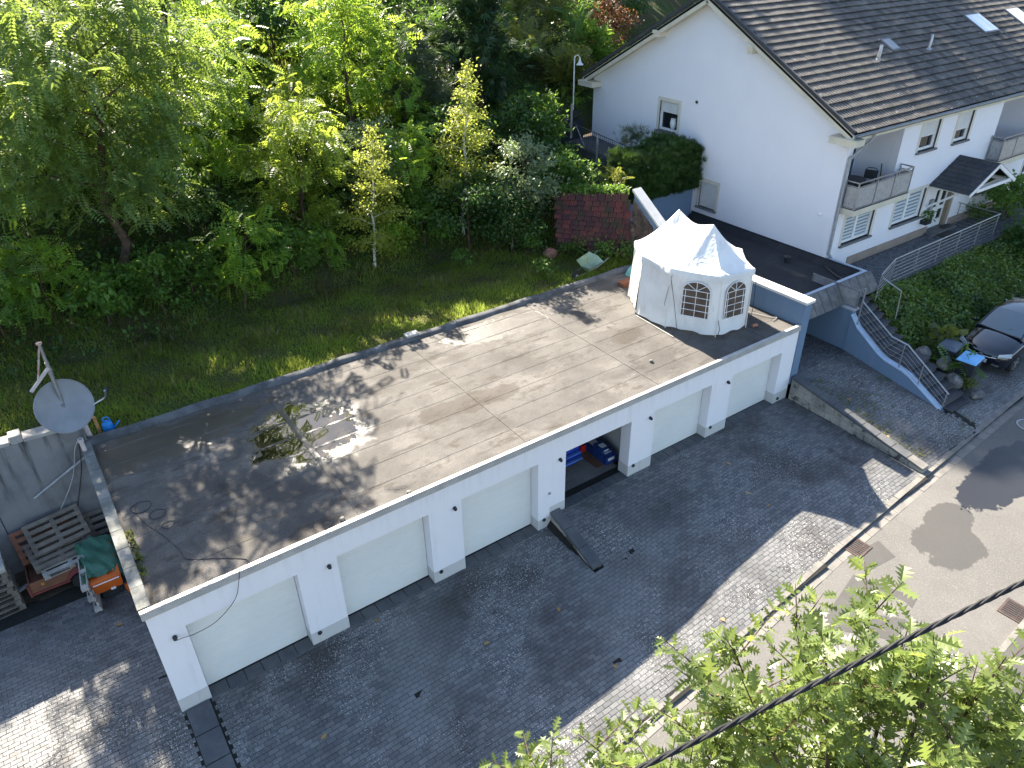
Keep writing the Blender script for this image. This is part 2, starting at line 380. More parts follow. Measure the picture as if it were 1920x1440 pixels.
# ---------------------------------------------------------------- paved forecourt: joint bed and single bricks
drive = sheet('driveway', frange(-12, 18.42, .25), frange(-5.95, 6.2, .25), lambda x, y: gz(x, y)-.08*sm(8.8, 9.0, x)*(1-sm(9.3, 9.5, x))*sm(-2.1, -1.6, y), JOINT, -.007, keep=lambda x, y: y > yk(x)-.02 and (y < .45 or x < 0) and y < 4.9)
passage = sheet('passage_driveway', frange(18.6, 21.3, .27), frange(-5, 8.4, .25), gz, JOINT, -.007, keep=lambda x, y: y > yk(x)-.02)
parking = sheet('parking_strip', frange(21.4, 40, .4), frange(-5, -1.4, .2), gz, JOINT, -.007, keep=lambda x, y: y > yk(x)-.02)
lot = sheet('yard_soil', frange(-12, .05, .3), frange(4.85, 6.3, .2), lambda x, y: -.1+.03*math.sin(x*3+y*5), SOIL, .0)
def brick_mb(L=.1935, W=.0935, h=.04, c=.0035):
    a, b = L/2, W/2; mb = MB()
    ring = lambda x, y, z: [(-x, -y, z), (x, -y, z), (x, y, z), (-x, y, z)]
    return mb.add(ring(a, b, -h)+ring(a, b, -c)+ring(a-c, b-c, 0), [(i, (i+1) % 4, 4+(i+1) % 4, 4+i) for i in range(4)]+[(4+i, 4+(i+1) % 4, 8+(i+1) % 4, 8+i) for i in range(4)]+[(8, 9, 10, 11)])
BR = brick_mb()
def lay(zones):
    out = []
    for x0, x1, y0, y1 in zones:
        for j in range(int(round(y0*10)), int(round(y1*10))):
            y = (j+.5)*.1; off = .1 if abs(j) % 2 else 0.
            for i in range(int(math.floor(x0*5))-1, int(math.ceil(x1*5))+1):
                x = (i+.5)*.2-off
                a, b = max(x-.1, x0), min(x+.1, x1)
                if b-a < .055 or y < yk(x)+.045: continue
                out.append(((a+b)/2, y, (b-a)/.2))
    return out
def brick_m4(x, y):
    e = .05; z = gz(x, y); dx = (gz(x+e, y)-gz(x-e, y))/(2*e); dy = (gz(x, y+e)-gz(x, y-e))/(2*e)
    if abs(dx) > .5: dx = 0
    X = Vector((1, 0, dx)).normalized(); Y = Vector((0, 1, dy)); Y = (Y-X*Y.dot(X)).normalized(); Z = X.cross(Y)
    j = random.gauss(0, .0022)
    tx, ty = random.gauss(0, .006), random.gauss(0, .007)
    Z2 = (Z+X*tx+Y*ty).normalized(); X2 = (X-Z2*X.dot(Z2)).normalized(); Y2 = Z2.cross(X2)
    return Matrix(((X2.x, Y2.x, Z2.x, x), (X2.y, Y2.y, Z2.y, y), (X2.z, Y2.z, Z2.z, z+j), (0, 0, 0, 1)))
def pave(parent, zones, n_single, mesh):
    pts = lay(zones); ms = [brick_m4(*p[:2]) for p in pts]
    key = [(Vector((p[0], p[1], 0))-CAMP).length if p[2] > .99 and in_view((p[0], p[1], gz(*p[:2])), -4) and hidden_free(*p[:2]) else 1e9 for p in pts]
    order = sorted(range(len(pts)), key=lambda i: key[i]); top = set(i for i in order[:n_single] if key[i] < 1e8)
    for i in top: inst('brick', mesh, parent, ms[i])
    rest = [i for i in range(len(pts)) if i not in top]
    R = np.array([[list(r[:3]) for r in ms[i].to_3x3()] for i in rest]); P = np.array([list(ms[i].translation) for i in rest])
    o = meshobj('brick', scatter_mesh('brick', BR.v, BR.f, P, R, np.array([(pts[i][2], 1, 1) for i in rest]), PAVER), parent, 'stuff')
def hidden_free(x, y):                # bricks under the oak crown do not show
    u, v, z = px_of((x, y, gz(x, y))); return not (u > 900 and v > 1390-.42*(u-900))
bmesh_ = meshdata('brick', BR, PAVER)
pave(drive, [(-6, .0, 0, 4.4), (-6, .05, -1.8, 0), (.55, 9.1, -1.8, 0), (9.4, 18.38, -1.8, 0), (-6, .05, -2.6, -1.8), (.55, 18.38, -2.6, -1.8), (-6, 18.38, -6.2, -2.6)], 300, bmesh_)
pave(passage, [(18.7, 21.28, -5.0, 5.0), (21.28, 21.6, -5.0, -3.5)], 300, bmesh_)
pave(parking, [(21.6, 33, -5.0, -3.5), (22.55, 33, -3.5, -1.9)], 300, bmesh_)

# ---------------------------------------------------------------- street
def strip(name, m, v0, v1, dz):
    mb = MB(); mb.grid([[(x, yk(x)-v, zk(x)+dz) for v in frange(v0, v1, .5)] for x in frange(-20, 60, .5)]); mb.f = [f[::-1] for f in mb.f]; return obj(name, mb, m, None, kind='structure', smooth=True)
road = strip('road', ASPH, .294, 3.76, -.066)
walk2 = strip('far_pavement', ASPH2, 3.855, 16, .005)
def kerb_run(name, y_of, x0, x1, L, wd, ztop, h, m, piece):
    root = bpy.data.objects.new(name, None); COL.objects.link(root); root['kind'] = 'structure'; root.location = (x0, y_of(x0), zk(x0)); ORG[root.name] = root.location.copy()
    x = x0
    while x < x1:
        l = L*random.uniform(.985, 1.0); a, b = x+.004, x+l-.004
        mb = MB(); j = random.gauss(0, .003)
        mb.hexa([(a, y_of(a)-wd/2, zk(a)+ztop-h), (b, y_of(b)-wd/2, zk(b)+ztop-h), (b, y_of(b)+wd/2, zk(b)+ztop-h), (a, y_of(a)+wd/2, zk(a)+ztop-h),
                 (a, y_of(a)-wd/2, zk(a)+ztop+j), (b, y_of(b)-wd/2, zk(b)+ztop+j), (b, y_of(b)+wd/2, zk(b)+ztop+j), (a, y_of(a)+wd/2, zk(a)+ztop+j)])
        obj(piece, mb, m, root, bevel=.006, at=((a+b)/2, y_of(x), zk(x)))
        x += l
    return root
kerb_run('kerb', lambda x: yk(x)+.02, -3, 34, .42, .15, .006, .2, KERB, 'kerb_stone')
kerb_run('gutter', lambda x: yk(x)-.18, -3, 34, .42, .235, -.060, .1, KERB, 'gutter_stone')
kerb_run('far_kerb', lambda x: yk(x)-3.8, 6, 24, .9, .12, .012, .2, KERB, 'kerb_stone')
pt = MB(); zz = lambda p: (p[0], p[1], zk(p[0])-.062)
pt.quad(zz((12.15, -5.85)), zz((13.1, -7.1)), zz((14.45, -6.75)), zz((13.95, -5.47)))
obj('asphalt_patch', pt, ASPH2, road, kind='structure')
pt = MB(); pt.quad(zz((14.25, -5.62)), zz((15.2, -5.75)), zz((15.35, -5.2)), zz((14.3, -5.05)))
obj('asphalt_patch', pt, ASPH2, road, kind='structure')
def drain(x, y, label):
    t = thing('drain_grate', label, 'drain', (x, y, zk(x)-.066), 'street drain grates')
    ang = .054; X = Vector((1, ang, .05)).normalized(); Y = Vector((-ang, 1, 0)); Z = X.cross(Y); c = Vector((x, y, zk(x)-.060))
    b = MB(); b.obox(c-Z*.0, X*.26, Y*.25, Z*.003); obj('grate_well', b, BLACK, t)
    f = MB()
    for s_ in (-1, 1):
        f.obox(c+X*.25*s_+Z*.006, X*.025, Y*.26, Z*.008); f.obox(c+Y*.235*s_+Z*.005, X*.226, Y*.025, Z*.008)
    obj('grate_frame', f, IRON, t)
    for i in range(7):
        b = MB(); b.obox(c+X*(-.195+.065*i)+Z*.006, X*.015, Y*.208, Z*.008); obj('grate_bar', b, IRON, t)
    b = MB(); b.obox(c-Y*.09+Z*.0065, X*.22, Y*.014, Z*.0075); obj('grate_bar', b, IRON, t)
drain(14.75, yk(14.75)-.24, 'rusty street drain grate set in the gutter beside the driveway kerb')
drain(15.75, yk(15.75)-3.52, 'street drain grate by the kerb on the far side of the road')
mh = thing('manhole_cover', 'round concrete-filled manhole cover in the shaded asphalt', 'manhole', (22.9, -5.15, zk(22.9)-.066))
b = MB(); b.lathe([(.33, 0), (.33, .008), (.29, .008)], (22.9, -5.15, zk(22.9)-.066), (0, -.0, 1), 28); obj('cover_rim', b, ZINC, mh)
b = MB(); b.lathe([(.285, 0), (.285, .0095), (.01, .0105)], (22.9, -5.15, zk(22.9)-.066), (0, 0, 1), 28); obj('cover_plate', b, KERB, mh)
# ---------------------------------------------------------------- row of garages
L_, D_, H_, HD = 18.38, 6.26, 2.773, 2.03
XL = [0]+[2.735+3*i for i in range(6)]; XR = [.574]+[x+.84 for x in XL[1:6]]+[18.38]
ga = thing('garage_row', 'long white flat-roofed row of six garages with a weathered bitumen roof', 'garage', (0, 0, -.1))
def wall_open(mb, u0, u1, z0, z1, ops, P, th, depth_dir):
    """front and back skins plus reveals; P(u, z, d) gives the point"""
    us = sorted({u0, u1, *[o[0] for o in ops], *[o[1] for o in ops]}); zs = sorted({z0, z1, *[o[2] for o in ops], *[o[3] for o in ops]})
    us = [u for u in us if u0 <= u <= u1]; zs = [z for z in zs if z0 <= z <= z1]
    for a, b in zip(us, us[1:]):
        for c, d in zip(zs, zs[1:]):
            m = ((a+b)/2, (c+d)/2)
            if any(o[0] < m[0] < o[1] and o[2] < m[1] < o[3] for o in ops): continue
            mb.quad(P(a, c, 0), P(b, c, 0), P(b, d, 0), P(a, d, 0)); mb.quad(P(b, c, th), P(a, c, th), P(a, d, th), P(b, d, th))
    for a, b, c, d in ops:
        mb.quad(P(a, c, 0), P(a, d, 0), P(a, d, th), P(a, c, th)); mb.quad(P(b, d, 0), P(b, c, 0), P(b, c, th), P(b, d, th))
        mb.quad(P(a, d, 0), P(b, d, 0), P(b, d, th), P(a, d, th))
        if c > z0: mb.quad(P(b, c, 0), P(a, c, 0), P(a, c, th), P(b, c, th))
    mb.quad(P(u0, z1, 0), P(u1, z1, 0), P(u1, z1, th), P(u0, z1, th)); mb.quad(P(u0, z0, 0), P(u0, z1, 0), P(u0, z1, th), P(u0, z0, th)); mb.quad(P(u1, z1, 0), P(u1, z0, 0), P(u1, z0, th), P(u1, z1, th))
fl = [-.1]*3+[.2]*3
mb = MB(); ops = [(XR[i], XL[i+1], -.3, HD) for i in range(6)]
wall_open(mb, 0, L_, -.3, 2.64, ops, lambda u, z, d: (u, d, z), .36, 1)
obj('front_wall', mb, WALL, ga)
mb = MB(); mb.box(0, .22, .362, D_-.3, -.3, 2.64); obj('side_wall', mb, WALL, ga)
mb = MB(); mb.box(L_-.22, L_-.004, .362, D_-.3, -.3, 2.64); obj('side_wall', mb, WALL, ga)
mb = MB(); mb.box(0, L_-.004, D_-.298, D_, -.3, 2.64); obj('back_wall', mb, WALL, ga)
for x in (6.2, 9.3, 12.3):
    mb = MB(); mb.box(x-.08, x+.08, .37, D_-.3, -.25, 2.6); obj('partition_wall', mb, PLINTH, ga)
for i in range(7):
    mb = MB(); zb = gz(XL[i]+.1, -.05)-.15; e = .004
    if i == 3:
        mb.box(XL[i]-e, 9.09, -e, .37, -.25, .215); obj('plinth', mb, PLINTH, ga)
        mb = MB(); mb.box(9.092, XR[i]+e, -e, .37, .05, .5)
    else: mb.box(max(XL[i]-e, -e), XR[i]+e if i < 6 else L_-.004, -e, .37, zb, (.24 if i < 3 else .56) if i else .26)
    obj('plinth', mb, PLINTH, ga, bevel=.003)
for i in range(6):                    # sectional doors; the fourth bay stands open
    mb = MB(); mb.box(XR[i]-.1, XL[i+1]+.1, .36, D_-.31, -.4, fl[i]-.02+.03); obj('floor', mb, KERB if i == 3 else CONC, ga)
    if i == 3: continue
    a, b, z0 = XR[i]+.012, XL[i+1]-.012, fl[i]+.03
    n = 9; hgt = (HD-z0)/n
    fr = obj('garage_door', (lambda m: (m.box(a-.01, b+.01, .335, .35, z0-.015, HD+.02), m)[1])(MB()), DOORW, ga)
    for k in range(n):
        mb = MB(); mb.box(a, b, .292, .334, z0+k*hgt+.0008, z0+(k+1)*hgt-.0008)
        obj('door_panel', mb, DOORW, fr, bevel=.0035)
    mb = MB(); mb.box(a, b, .288, .336, z0-.018, z0+.001); obj('door_seal', mb, RUBBER, fr)
for i in range(6):                    # threshold slabs
    n = 6; wd = (XL[i+1]-XR[i])/n
    for k in range(n):
        x0 = XR[i]+k*wd+.006; x1 = x0+wd-.012; z = (gz(x0, -.01)+gz(x1, -.01))/2
        mb = MB(); mb.box(x0, x1, -.06, .27, z-.08, gz((x0+x1)/2, .0)+.014+random.gauss(0, .002)); obj('threshold_slab', mb, CONC, ga, bevel=.008)
for i in range(6):                    # wall lamps and low sockets
    x = .34 if i == 0 else XL[i]+.65
    mb = MB(); mb.lathe([(.04, 0), (.045, .02), (.04, .07), (.028, .09)], (x, 0, 1.895), (0, -1, -.25), 14); obj('wall_lamp', mb, BLACK, ga, smooth=True)
    if i:
        mb = MB(); mb.lathe([(.048, 0), (.05, .02), (.04, .035)], (XL[i]+.18, -.004, .18 if i < 4 else .52), (0, -1, 0), 12); obj('vent_cap', mb, BLACK, ga, smooth=True)
mb = MB(); mb.lathe([(.048, 0), (.05, .02), (.04, .035)], (17.95, -.004, .34), (0, -1, 0), 12); obj('vent_cap', mb, BLACK, ga, smooth=True)
mb = MB(); mb.lathe([(.04, 0), (.04, .02)], (9.08, 0, .96), (0, -1, 0), 12); obj('key_switch', mb, ZINC, ga)
# roof: slab, lapped bitumen sheets, edges
mb = MB(); mb.box(-.005, L_-.006, .0, D_, 2.641, 2.697); rf = obj('roof', mb, BIT, ga)
ys = [.06, .13, .82, 1.51, 2.2, 2.88, 3.57, 4.29, 5.0, 5.7, 6.06]; xs = [.2, 4.3, 8.55, 12.8, 17.05, 18.36]
for j in range(len(ys)-1):
    for i in range(len(xs)-1):
        z = 2.7085+.0005*random.random()
        mb = MB(); a, b, c, d = xs[i]+.03, xs[i+1]-.03, ys[j]+.0, ys[j+1]-.006
        mb.hexa([(a, c, 2.6975), (b, c, 2.6975), (b, d, 2.6975), (a, d, 2.6975), (a, c, z-.002), (b, c, z-.002), (b, d, z-.002), (a, d, z-.002)])
        sh = obj('roof_sheet', mb, BIT, rf)
        mb = MB(); n = 26                 # slightly wavy raised lap along the sheet's upper edge
        pts = [(a+(b-a)*k/n, d+random.gauss(0, .004), z) for k in range(n+1)]
        if j < len(ys)-2:
            for p, q in zip(pts, pts[1:]): mb.hexa([(p[0], p[1]-.06, z-.004), (q[0], q[1]-.06, z-.004), (q[0], q[1]+.02, z-.004), (p[0], p[1]+.02, z-.004),
                                                    (p[0], p[1]-.045, z+.004), (q[0], q[1]-.045, z+.004), (q[0], q[1]+.012, z+.004), (p[0], p[1]+.012, z+.004)])
            obj('roof_seam', mb, BIT, rf)
for x in xs[1:-1]:
    mb = MB(); mb.box(x-.07, x+.07, .12, 6.05, 2.7, 2.7195); obj('cross_seam', mb, BIT, rf, bevel=.008)
mb = MB(); mb.box(-.045, L_-.02, -.045, .055, 2.695, H_); mb.box(-.045, L_-.02, -.05, -.03, 2.60, 2.6945); obj('roof_edge', mb, FLASH, ga, bevel=.006)
mb = MB(); mb.box(-.045, L_-.02, -.028, .0, 2.58, 2.64); obj('fascia', mb, BEIGE, ga)
mb = MB(); n = 10
for k in range(n): mb.box(-.06, .17+random.gauss(0, .004), .06+k*.605+.003, .06+(k+1)*.605-.003, 2.64, 2.79+random.gauss(0, .004))
obj('left_parapet', mb, simple('weathered_coping', (.21, .21, .195), (.13, .135, .12), 2.5, .85, .3, fine=30), ga, bevel=.01)
mb = MB(); sec = [(6.05, 2.70), (6.08, 2.77), (6.14, 2.81), (6.26, 2.82), (6.31, 2.78), (6.31, 2.6), (6.05, 2.6)]
mb.grid([[(x, y+.012*math.sin(x*5), z+.012*math.sin(x*3.1)) for y, z in sec] for x in frange(-.06, 18.3, .25)]); obj('back_parapet', mb, simple('parapet_felt', (.12, .122, .125), (.06, .062, .064), 2.2, .7, .3, fine=30), ga, smooth=True)
# moss growing in the gutter line beside the left parapet
qs = np.array([(random.uniform(.18, .3), random.uniform(.9, 2.4)) for _ in range(160)])
P = np.c_[qs, np.full(len(qs), 2.715)]; d = rng.normal(size=(len(qs), 3)); d[:, 2] = abs(d[:, 2])+.3
LT = ([(0, 0, 0), (.45, .32, .06), (1, 0, 0), (.45, -.32, .06)], [(0, 1, 2, 3)])
moss = meshobj('moss', scatter_mesh('moss', *LT, P, rots(d, rng.uniform(0, 6, len(qs))), rng.uniform(.04, .09, len(qs)), MOSS), None, 'stuff')
# coiled cable lying on the roof and hanging to the first lamp
cable = [(.55, 3.2, 2.715), (.5, 2.9, 2.715), (.6, 2.4, 2.715), (.75, 2.0, 2.715), (.95, 1.3, 2.715), (1.0, .95, 2.715), (1.35, .7, 2.715), (1.75, .42, 2.715), (1.95, .22, 2.72), (1.78, .1, 2.76), (1.72, -.055, 2.785), (1.66, -.09, 2.6), (1.5, -.09, 2.2), (1.1, -.08, 1.88), (.7, -.07, 1.8), (.45, -.07, 1.84), (.36, -.1, 1.87)]
def smoothpath(p, n=6):
    p = [Vector(q) for q in p]; o = []
    for i in range(len(p)-1):
        a, b, c, d = p[max(i-1, 0)], p[i], p[i+1], p[min(i+2, len(p)-1)]
        for k in range(n):
            t = k/n; o.append(.5*((2*b)+(c-a)*t+(2*a-5*b+4*c-d)*t*t+(3*b-a-3*c+d)*t**3))
    return o+[p[-1]]
mb = MB(); mb.tube(smoothpath(cable), .0065, 5); obj('lamp_cable', mb, BLACK, None); tag(bpy.data.objects['lamp_cable'], 'thin black cable trailing over the garage roof edge down to a lamp', 'cable')
mb = MB()
for cx, cy, r, n in ((.62, 3.05, .2, 2), (.85, 2.62, .16, 2), (.95, 2.15, .12, 2)):
    mb.tube([(cx+r*(1+.08*math.sin(3*t))*math.cos(t), cy+r*.95*math.sin(t), 2.716+.004*t/6) for t in [k*.3 for k in range(int(21*n)+1)]], .0055, 5)
tag(obj('coiled_cable', mb, BLACK), 'dark cable coiled in loose loops on the left end of the garage roof', 'cable')
for x, y, pw_ in ((3.9, .2, 'at the front edge above the second door'), (5.4, .13, 'at the front edge above the third pillar'), (13.4, 1.1, 'in the middle of the sunlit right half')):
    mb = MB(); mb.lathe([(.05, 0), (.06, .03), (.045, .06), (.01, .075)], (x, y, 2.71), (0, .1, 1), 8)
    tag(obj('pebble', mb, KERB), 'small pale pebble on the garage roof '+pw_, 'stone', 'pebbles lying on the garage roof')
mb = MB(); mb.box(8.55, 8.95, 6.08, 6.32, 2.822, 2.9); tag(obj('concrete_block', mb, COPING, bevel=.01), 'pale concrete block resting on the rear roof parapet by the grass', 'block')

# things inside the open bay: the back of a blue car and blue boxes
BLUEP = simple('blue_car_paint', (.01, .05, .36), (.01, .04, .3), 1., .25, .7, bump=0, famt=0)
RED = simple('red_lens', (.35, .01, .01), (.2, .01, .01), 4., .2, .6)
bc = thing('blue_car', 'blue car parked deep inside the open garage bay', 'car', (10.42, 2.6, .21))
mb = MB(); st = [(.95, .45, .25, .8), (1.07, .72, .22, .9), (1.35, .78, .2, 1.0), (2.25, .8, .2, 1.02), (4.6, .8, .2, .95), (5.2, .7, .25, .8)]
mb.grid([[(10.42+sx*w, y+.12*(abs(sx)**2), z0+.21 if k in (0, 8) else z0+.21+(z1-z0)*h) for k, (sx, h) in enumerate([(-.92, 0), (-1, .3), (-1, .62), (-.95, .95), (0, 1), (.95, .95), (1, .62), (1, .3), (.92, 0)])] for y, w, z0, z1 in st]); mb.add([(10.42+sx*.45, .95+.12*(abs(sx)**2), .46+.55*h) for sx, h in [(-.92, 0), (-1, .3), (-1, .62), (-.95, .95), (0, 1), (.95, .95), (1, .62), (1, .3), (.92, 0)]], [tuple(range(9))])
obj('body', mb, BLUEP, bc, smooth=True)
mb = MB(); mb.grid([[(10.42+sx*w, y, z) for sx in (-1, -.5, 0, .5, 1)] for y, w, z in ((1.3, .68, 1.2), (1.75, .6, 1.55), (2.6, .58, 1.66), (3.8, .58, 1.64), (4.4, .66, 1.2))]); obj('roof_and_glass', mb, GLASS, bc, smooth=True)
mb = MB(); mb.box(9.92, 10.92, 0.92, .99, .62, .66); mb.box(10.02, 10.87, 0.93, 1.01, .84, .87); obj('bumper_trim', mb, simple('pale_blue_trim', (.1, .22, .6), rough=.3), bc)
for s in (-1, 1):
    mb = MB(); mb.box(10.42+s*.62-.09, 10.42+s*.62+.09, 1.05, 1.15, .72, .92); obj('tail_light', mb, RED, bc)
    for y in (1.65, 4.4):
        mb = MB(); mb.lathe([(.2, -.09), (.3, -.08), (.3, .08), (.2, .09)], (10.42+s*.72, y, .5), (1, 0, 0), 16); obj('wheel', mb, RUBBER, bc)
CARD = simple('blue_carton', (.012, .035, .16), (.018, .06, .24), 9., .5, .4, lo=.45, hi=.5)
for k, (x, y, z, sx, sy, sz) in enumerate(((11.78, 1.0, .21, .2, .3, .26), (11.8, 1.5, .21, .2, .25, .22), (11.76, 1.1, .47, .15, .2, .12), (11.55, 1.9, .21, .1, .1, .4))):
    lab = ['large blue carton on the open garage floor beside the pillar', 'blue carton behind the large one in the open garage', 'small blue pack lying on top of the large carton', 'narrow upright blue pack at the back of the open garage'][k]
    bx = thing('carton', lab, 'box', (x, y, z), 'blue boxes stored in the open garage bay')
    mb = MB(); mb.box(x-sx, x+sx, y-sy, y+sy, z, z+sz); obj('box_body', mb, CARD, bx, bevel=.01)
    mb = MB(); mb.box(x-sx*.6, x+sx*.5, y-sy-.003, y-sy, z+sz*.45, z+sz*.8); mb.box(x-sx*.5, x+sx*.7, y-sy*.5, y+sy*.4, z+sz, z+sz+.003); obj('box_label', mb, WHITE, bx)
mb = MB(); mb.box(11.3, 11.98, .75, 2.2, .2105, .218); tag(obj('brown_mat', mb, WOODR), 'brown board lying under the blue cartons in the garage', 'board')

# ---------------------------------------------------------------- low walls beside the ramps
def slab_wall(name, label, x0, x1, ya, yb, ztop, zfloor, ncap, bl):
    t = thing(name, label, 'wall', ((x0+x1)/2, ya, zfloor(ya)))
    n = ncap; ys = [ya+(yb-ya)*k/n for k in range(n+1)]
    for k in range(n):
        a, b = ys[k]-.006, ys[k+1]+.006; mb = MB()
        mb.hexa([(x0-.02, a, ztop(a)-.075), (x0-.02, b, ztop(b)-.075), (x1+.02, b, ztop(b)-.075), (x1+.02, a, ztop(a)-.075), (x0-.02, a, ztop(a)), (x0-.02, b, ztop(b)), (x1+.02, b, ztop(b)), (x1+.02, a, ztop(a))])
        obj('coping_slab', mb, CONC if k < n-1 or name != 'retaining_wall' else KERB, t, bevel=.008)
    r = 0; z = -.3
    while z < .95:                     # block courses, cut to the slope
        h = .235; off = 0 if r % 2 else bl/2; y = ya+off
        while y > yb+.02:
            a, b = min(y, ya)-.005, max(y-bl, yb)+.005
            t0, t1 = min(z+h, ztop(a)-.078), min(z+h, ztop(b)-.078); z0 = max(z, min(zfloor(a), zfloor(b))-.12)
            if max(t0, t1) > z0+.02 and a-b > .03:
                t0, t1 = max(t0, z0+.004), max(t1, z0+.004); xo = x0+random.uniform(0, .008)
                mb = MB(); mb.hexa([(xo, a, z0+.005), (xo, b, z0+.005), (x1, b, z0+.005), (x1, a, z0+.005), (xo, a, t0-.004), (xo, b, t1-.004), (x1, b, t1-.004), (x1, a, t0-.004)])
                obj('wall_block', mb, BLOCK, t, bevel=.01)
            y -= bl
        z += h; r += 1
    return t
def block_mat():
    g = G('wall_block'); n = g.noise(1.6, 5.)
    c = g.mix((.36, .34, .29), (.22, .21, .19), g.stp(n, .4, .65)); c = g.mix(c, (.03, .03, .03), g.math('MULTIPLY', g.stp(g.noise(1.15, 5., .7), .52, .6), .85))
    c = g.mix(c, (.07, .09, .03), g.math('MULTIPLY', g.stp(g.noise(2.5, 4.), .58, .7), .5))
    return g.done(g.bsdf(c, .9, .2, bump=g.noise(40., 4.), dist=.012))
BLOCK = block_mat()
slab_wall('ramp_wall', 'short sloping block wall with dark coping slabs between the two ramps', 9.12, 9.38, -.02, -1.72, lambda y: .345+.32*(y+.02), lambda y: gz(9.0, y), 3, .5)
slab_wall('retaining_wall', 'long sloping block retaining wall with dark coping slabs between driveways', 18.4, 18.66, -.08, -4.5, lambda y: 1.0+.172*(y+.08), lambda y: gz(18.3, y), 9, .52)
for k in range(4):                    # slab strip in front of the left end pillar
    y0 = -.03-k*.62; mb = MB(); z0, z1 = gz(.3, y0), gz(.3, y0-.6)
    mb.hexa([(.06, y0, z0-.1), (.06, y0-.6, z1-.1), (.52, y0-.6, z1-.1), (.52, y0, z0-.1), (.06, y0, z0+.03), (.06, y0-.6, z1+.03), (.52, y0-.6, z1+.03), (.52, y0, z0+.03)])
    obj('paving_slab', mb, CONC, drive, bevel=.01)

# ---------------------------------------------------------------- concrete wall at the left, its coping and fittings
cw = thing('concrete_wall', 'tall stained concrete retaining wall with pale coping left of the garages', 'wall', (-2, 6.3, -.2))
for a, b in ((-12, -2.105), (-2.085, .12)):
    mb = MB(); top = lambda x: 3.22-.045*x
    mb.hexa([(a, 6.2, -.3), (b, 6.2, -.3), (b, 6.5, -.3), (a, 6.5, -.3), (a, 6.2, top(a)), (b, 6.2, top(b)), (b, 6.5, top(b)), (a, 6.5, top(a))]); obj('wall_panel', mb, CWALL, cw)
for a, b, dz in ((-12, -5.3, 0), (-5.28, -1.32, 0), (-1.05, -.16, 0)):
    mb = MB(); mb.hexa([(a, 6.18, top(a)+.002), (b, 6.18, top(b)+.002), (b, 6.53, top(b)+.002), (a, 6.53, top(a)+.002), (a, 6.18, top(a)+.09), (b, 6.18, top(b)+.09), (b, 6.53, top(b)+.09), (a, 6.53, top(a)+.09)])
    obj('coping_stone', mb, COPING, cw, bevel=.008)
mb = MB(); mb.box(-1.3, -1.06, 6.2, 6.5, top(-1.1)+.001, top(-1.1)+.2); tag(obj('loose_coping_block', mb, COPING, bevel=.01), 'pale block standing on the coping of the concrete wall', 'block')
mb = MB(); mb.tube([(-1.32, 6.15, 1.78), (-.05, 6.15, 2.42)], .03, 8); obj('wall_pipe', mb, ZINC, cw)
ROPE = simple('rope', (.45, .43, .4), (.33, .31, .29), 20., .9, .1)
mb = MB(); mb.tube(smoothpath([(-.02, 6.0, 3.0), (-.18, 6.1, 2.75), (-.5, 6.12, 1.9), (-1.3, 6.1, .75)]), .012, 5); tag(obj('white_rope', mb, ROPE), 'pale rope hanging diagonally down the stained concrete wall', 'rope')
mb = MB(); mb.tube(smoothpath([(-.05, 6.05, 2.95), (-.2, 6.12, 2.2), (-.45, 6.14, 1.5), (-.75, 6.1, .8)]), .012, 5); tag(obj('dark_hose', mb, BLACK), 'dark hose hanging beside the rope on the concrete wall', 'hose')
PIPE = simple('pale_pipe', (.55, .46, .43), (.48, .42, .40), 4., .6)
mb = MB(); c = (.18, 6.42, 2.75); mb.lathe([(.075, 0), (.075, .62), (.088, .63), (.088, .72), (.072, .72), (.068, .6)], c, (-.06, .02, 1), 16)
tag(obj('vent_pipe', mb, PIPE, smooth=True), 'wide pale plastic pipe standing at the corner behind the garage roof', 'pipe')
mb = MB(); mb.lathe([(.05, 0), (.05, .28), (.065, .29), (.065, .36), (.045, .36), (.045, .3)], (.0, 5.82, 2.75), (-.02, 0, 1), 14)
tag(obj('short_pipe', mb, PIPE, smooth=True), 'short pipe end sticking up from the left roof parapet', 'pipe')
BLUEPL = simple('blue_plastic', (.02, .22, .6), (.02, .18, .5), 3., .45)
wt = thing('watering_can', 'small blue plastic can behind the garage roof beside a wooden stake', 'can', (.62, 6.55, 2.62))
mb = MB(); mb.lathe([(.11, 0), (.13, .02), (.12, .26), (.05, .33), (.04, .33)], (.62, 6.55, 2.62), (0, 0, 1), 16); obj('can_body', mb, BLUEPL, wt, smooth=True)
mb = MB(); mb.tube(smoothpath([(.6, 6.55, 2.94), (.56, 6.55, 3.02), (.68, 6.55, 3.03), (.73, 6.55, 2.8)]), .018, 6); obj('can_handle', mb, BLUEPL, wt)
mb = MB(); mb.tube([(.72, 6.53, 2.7), (.9, 6.5, 2.88)], [.03, .02], 8); obj('can_spout', mb, BLUEPL, wt)
mb = MB(); mb.obox((.42, 6.62, 2.85), (.035, 0, 0), (0, .03, 0), (-.01, 0, .26)); tag(obj('wooden_stake', mb, simple('fresh_wood', (.55, .30, .10), (.42, .2, .08), 3.)), 'short orange-brown wooden stake standing behind the roof edge', 'stake')

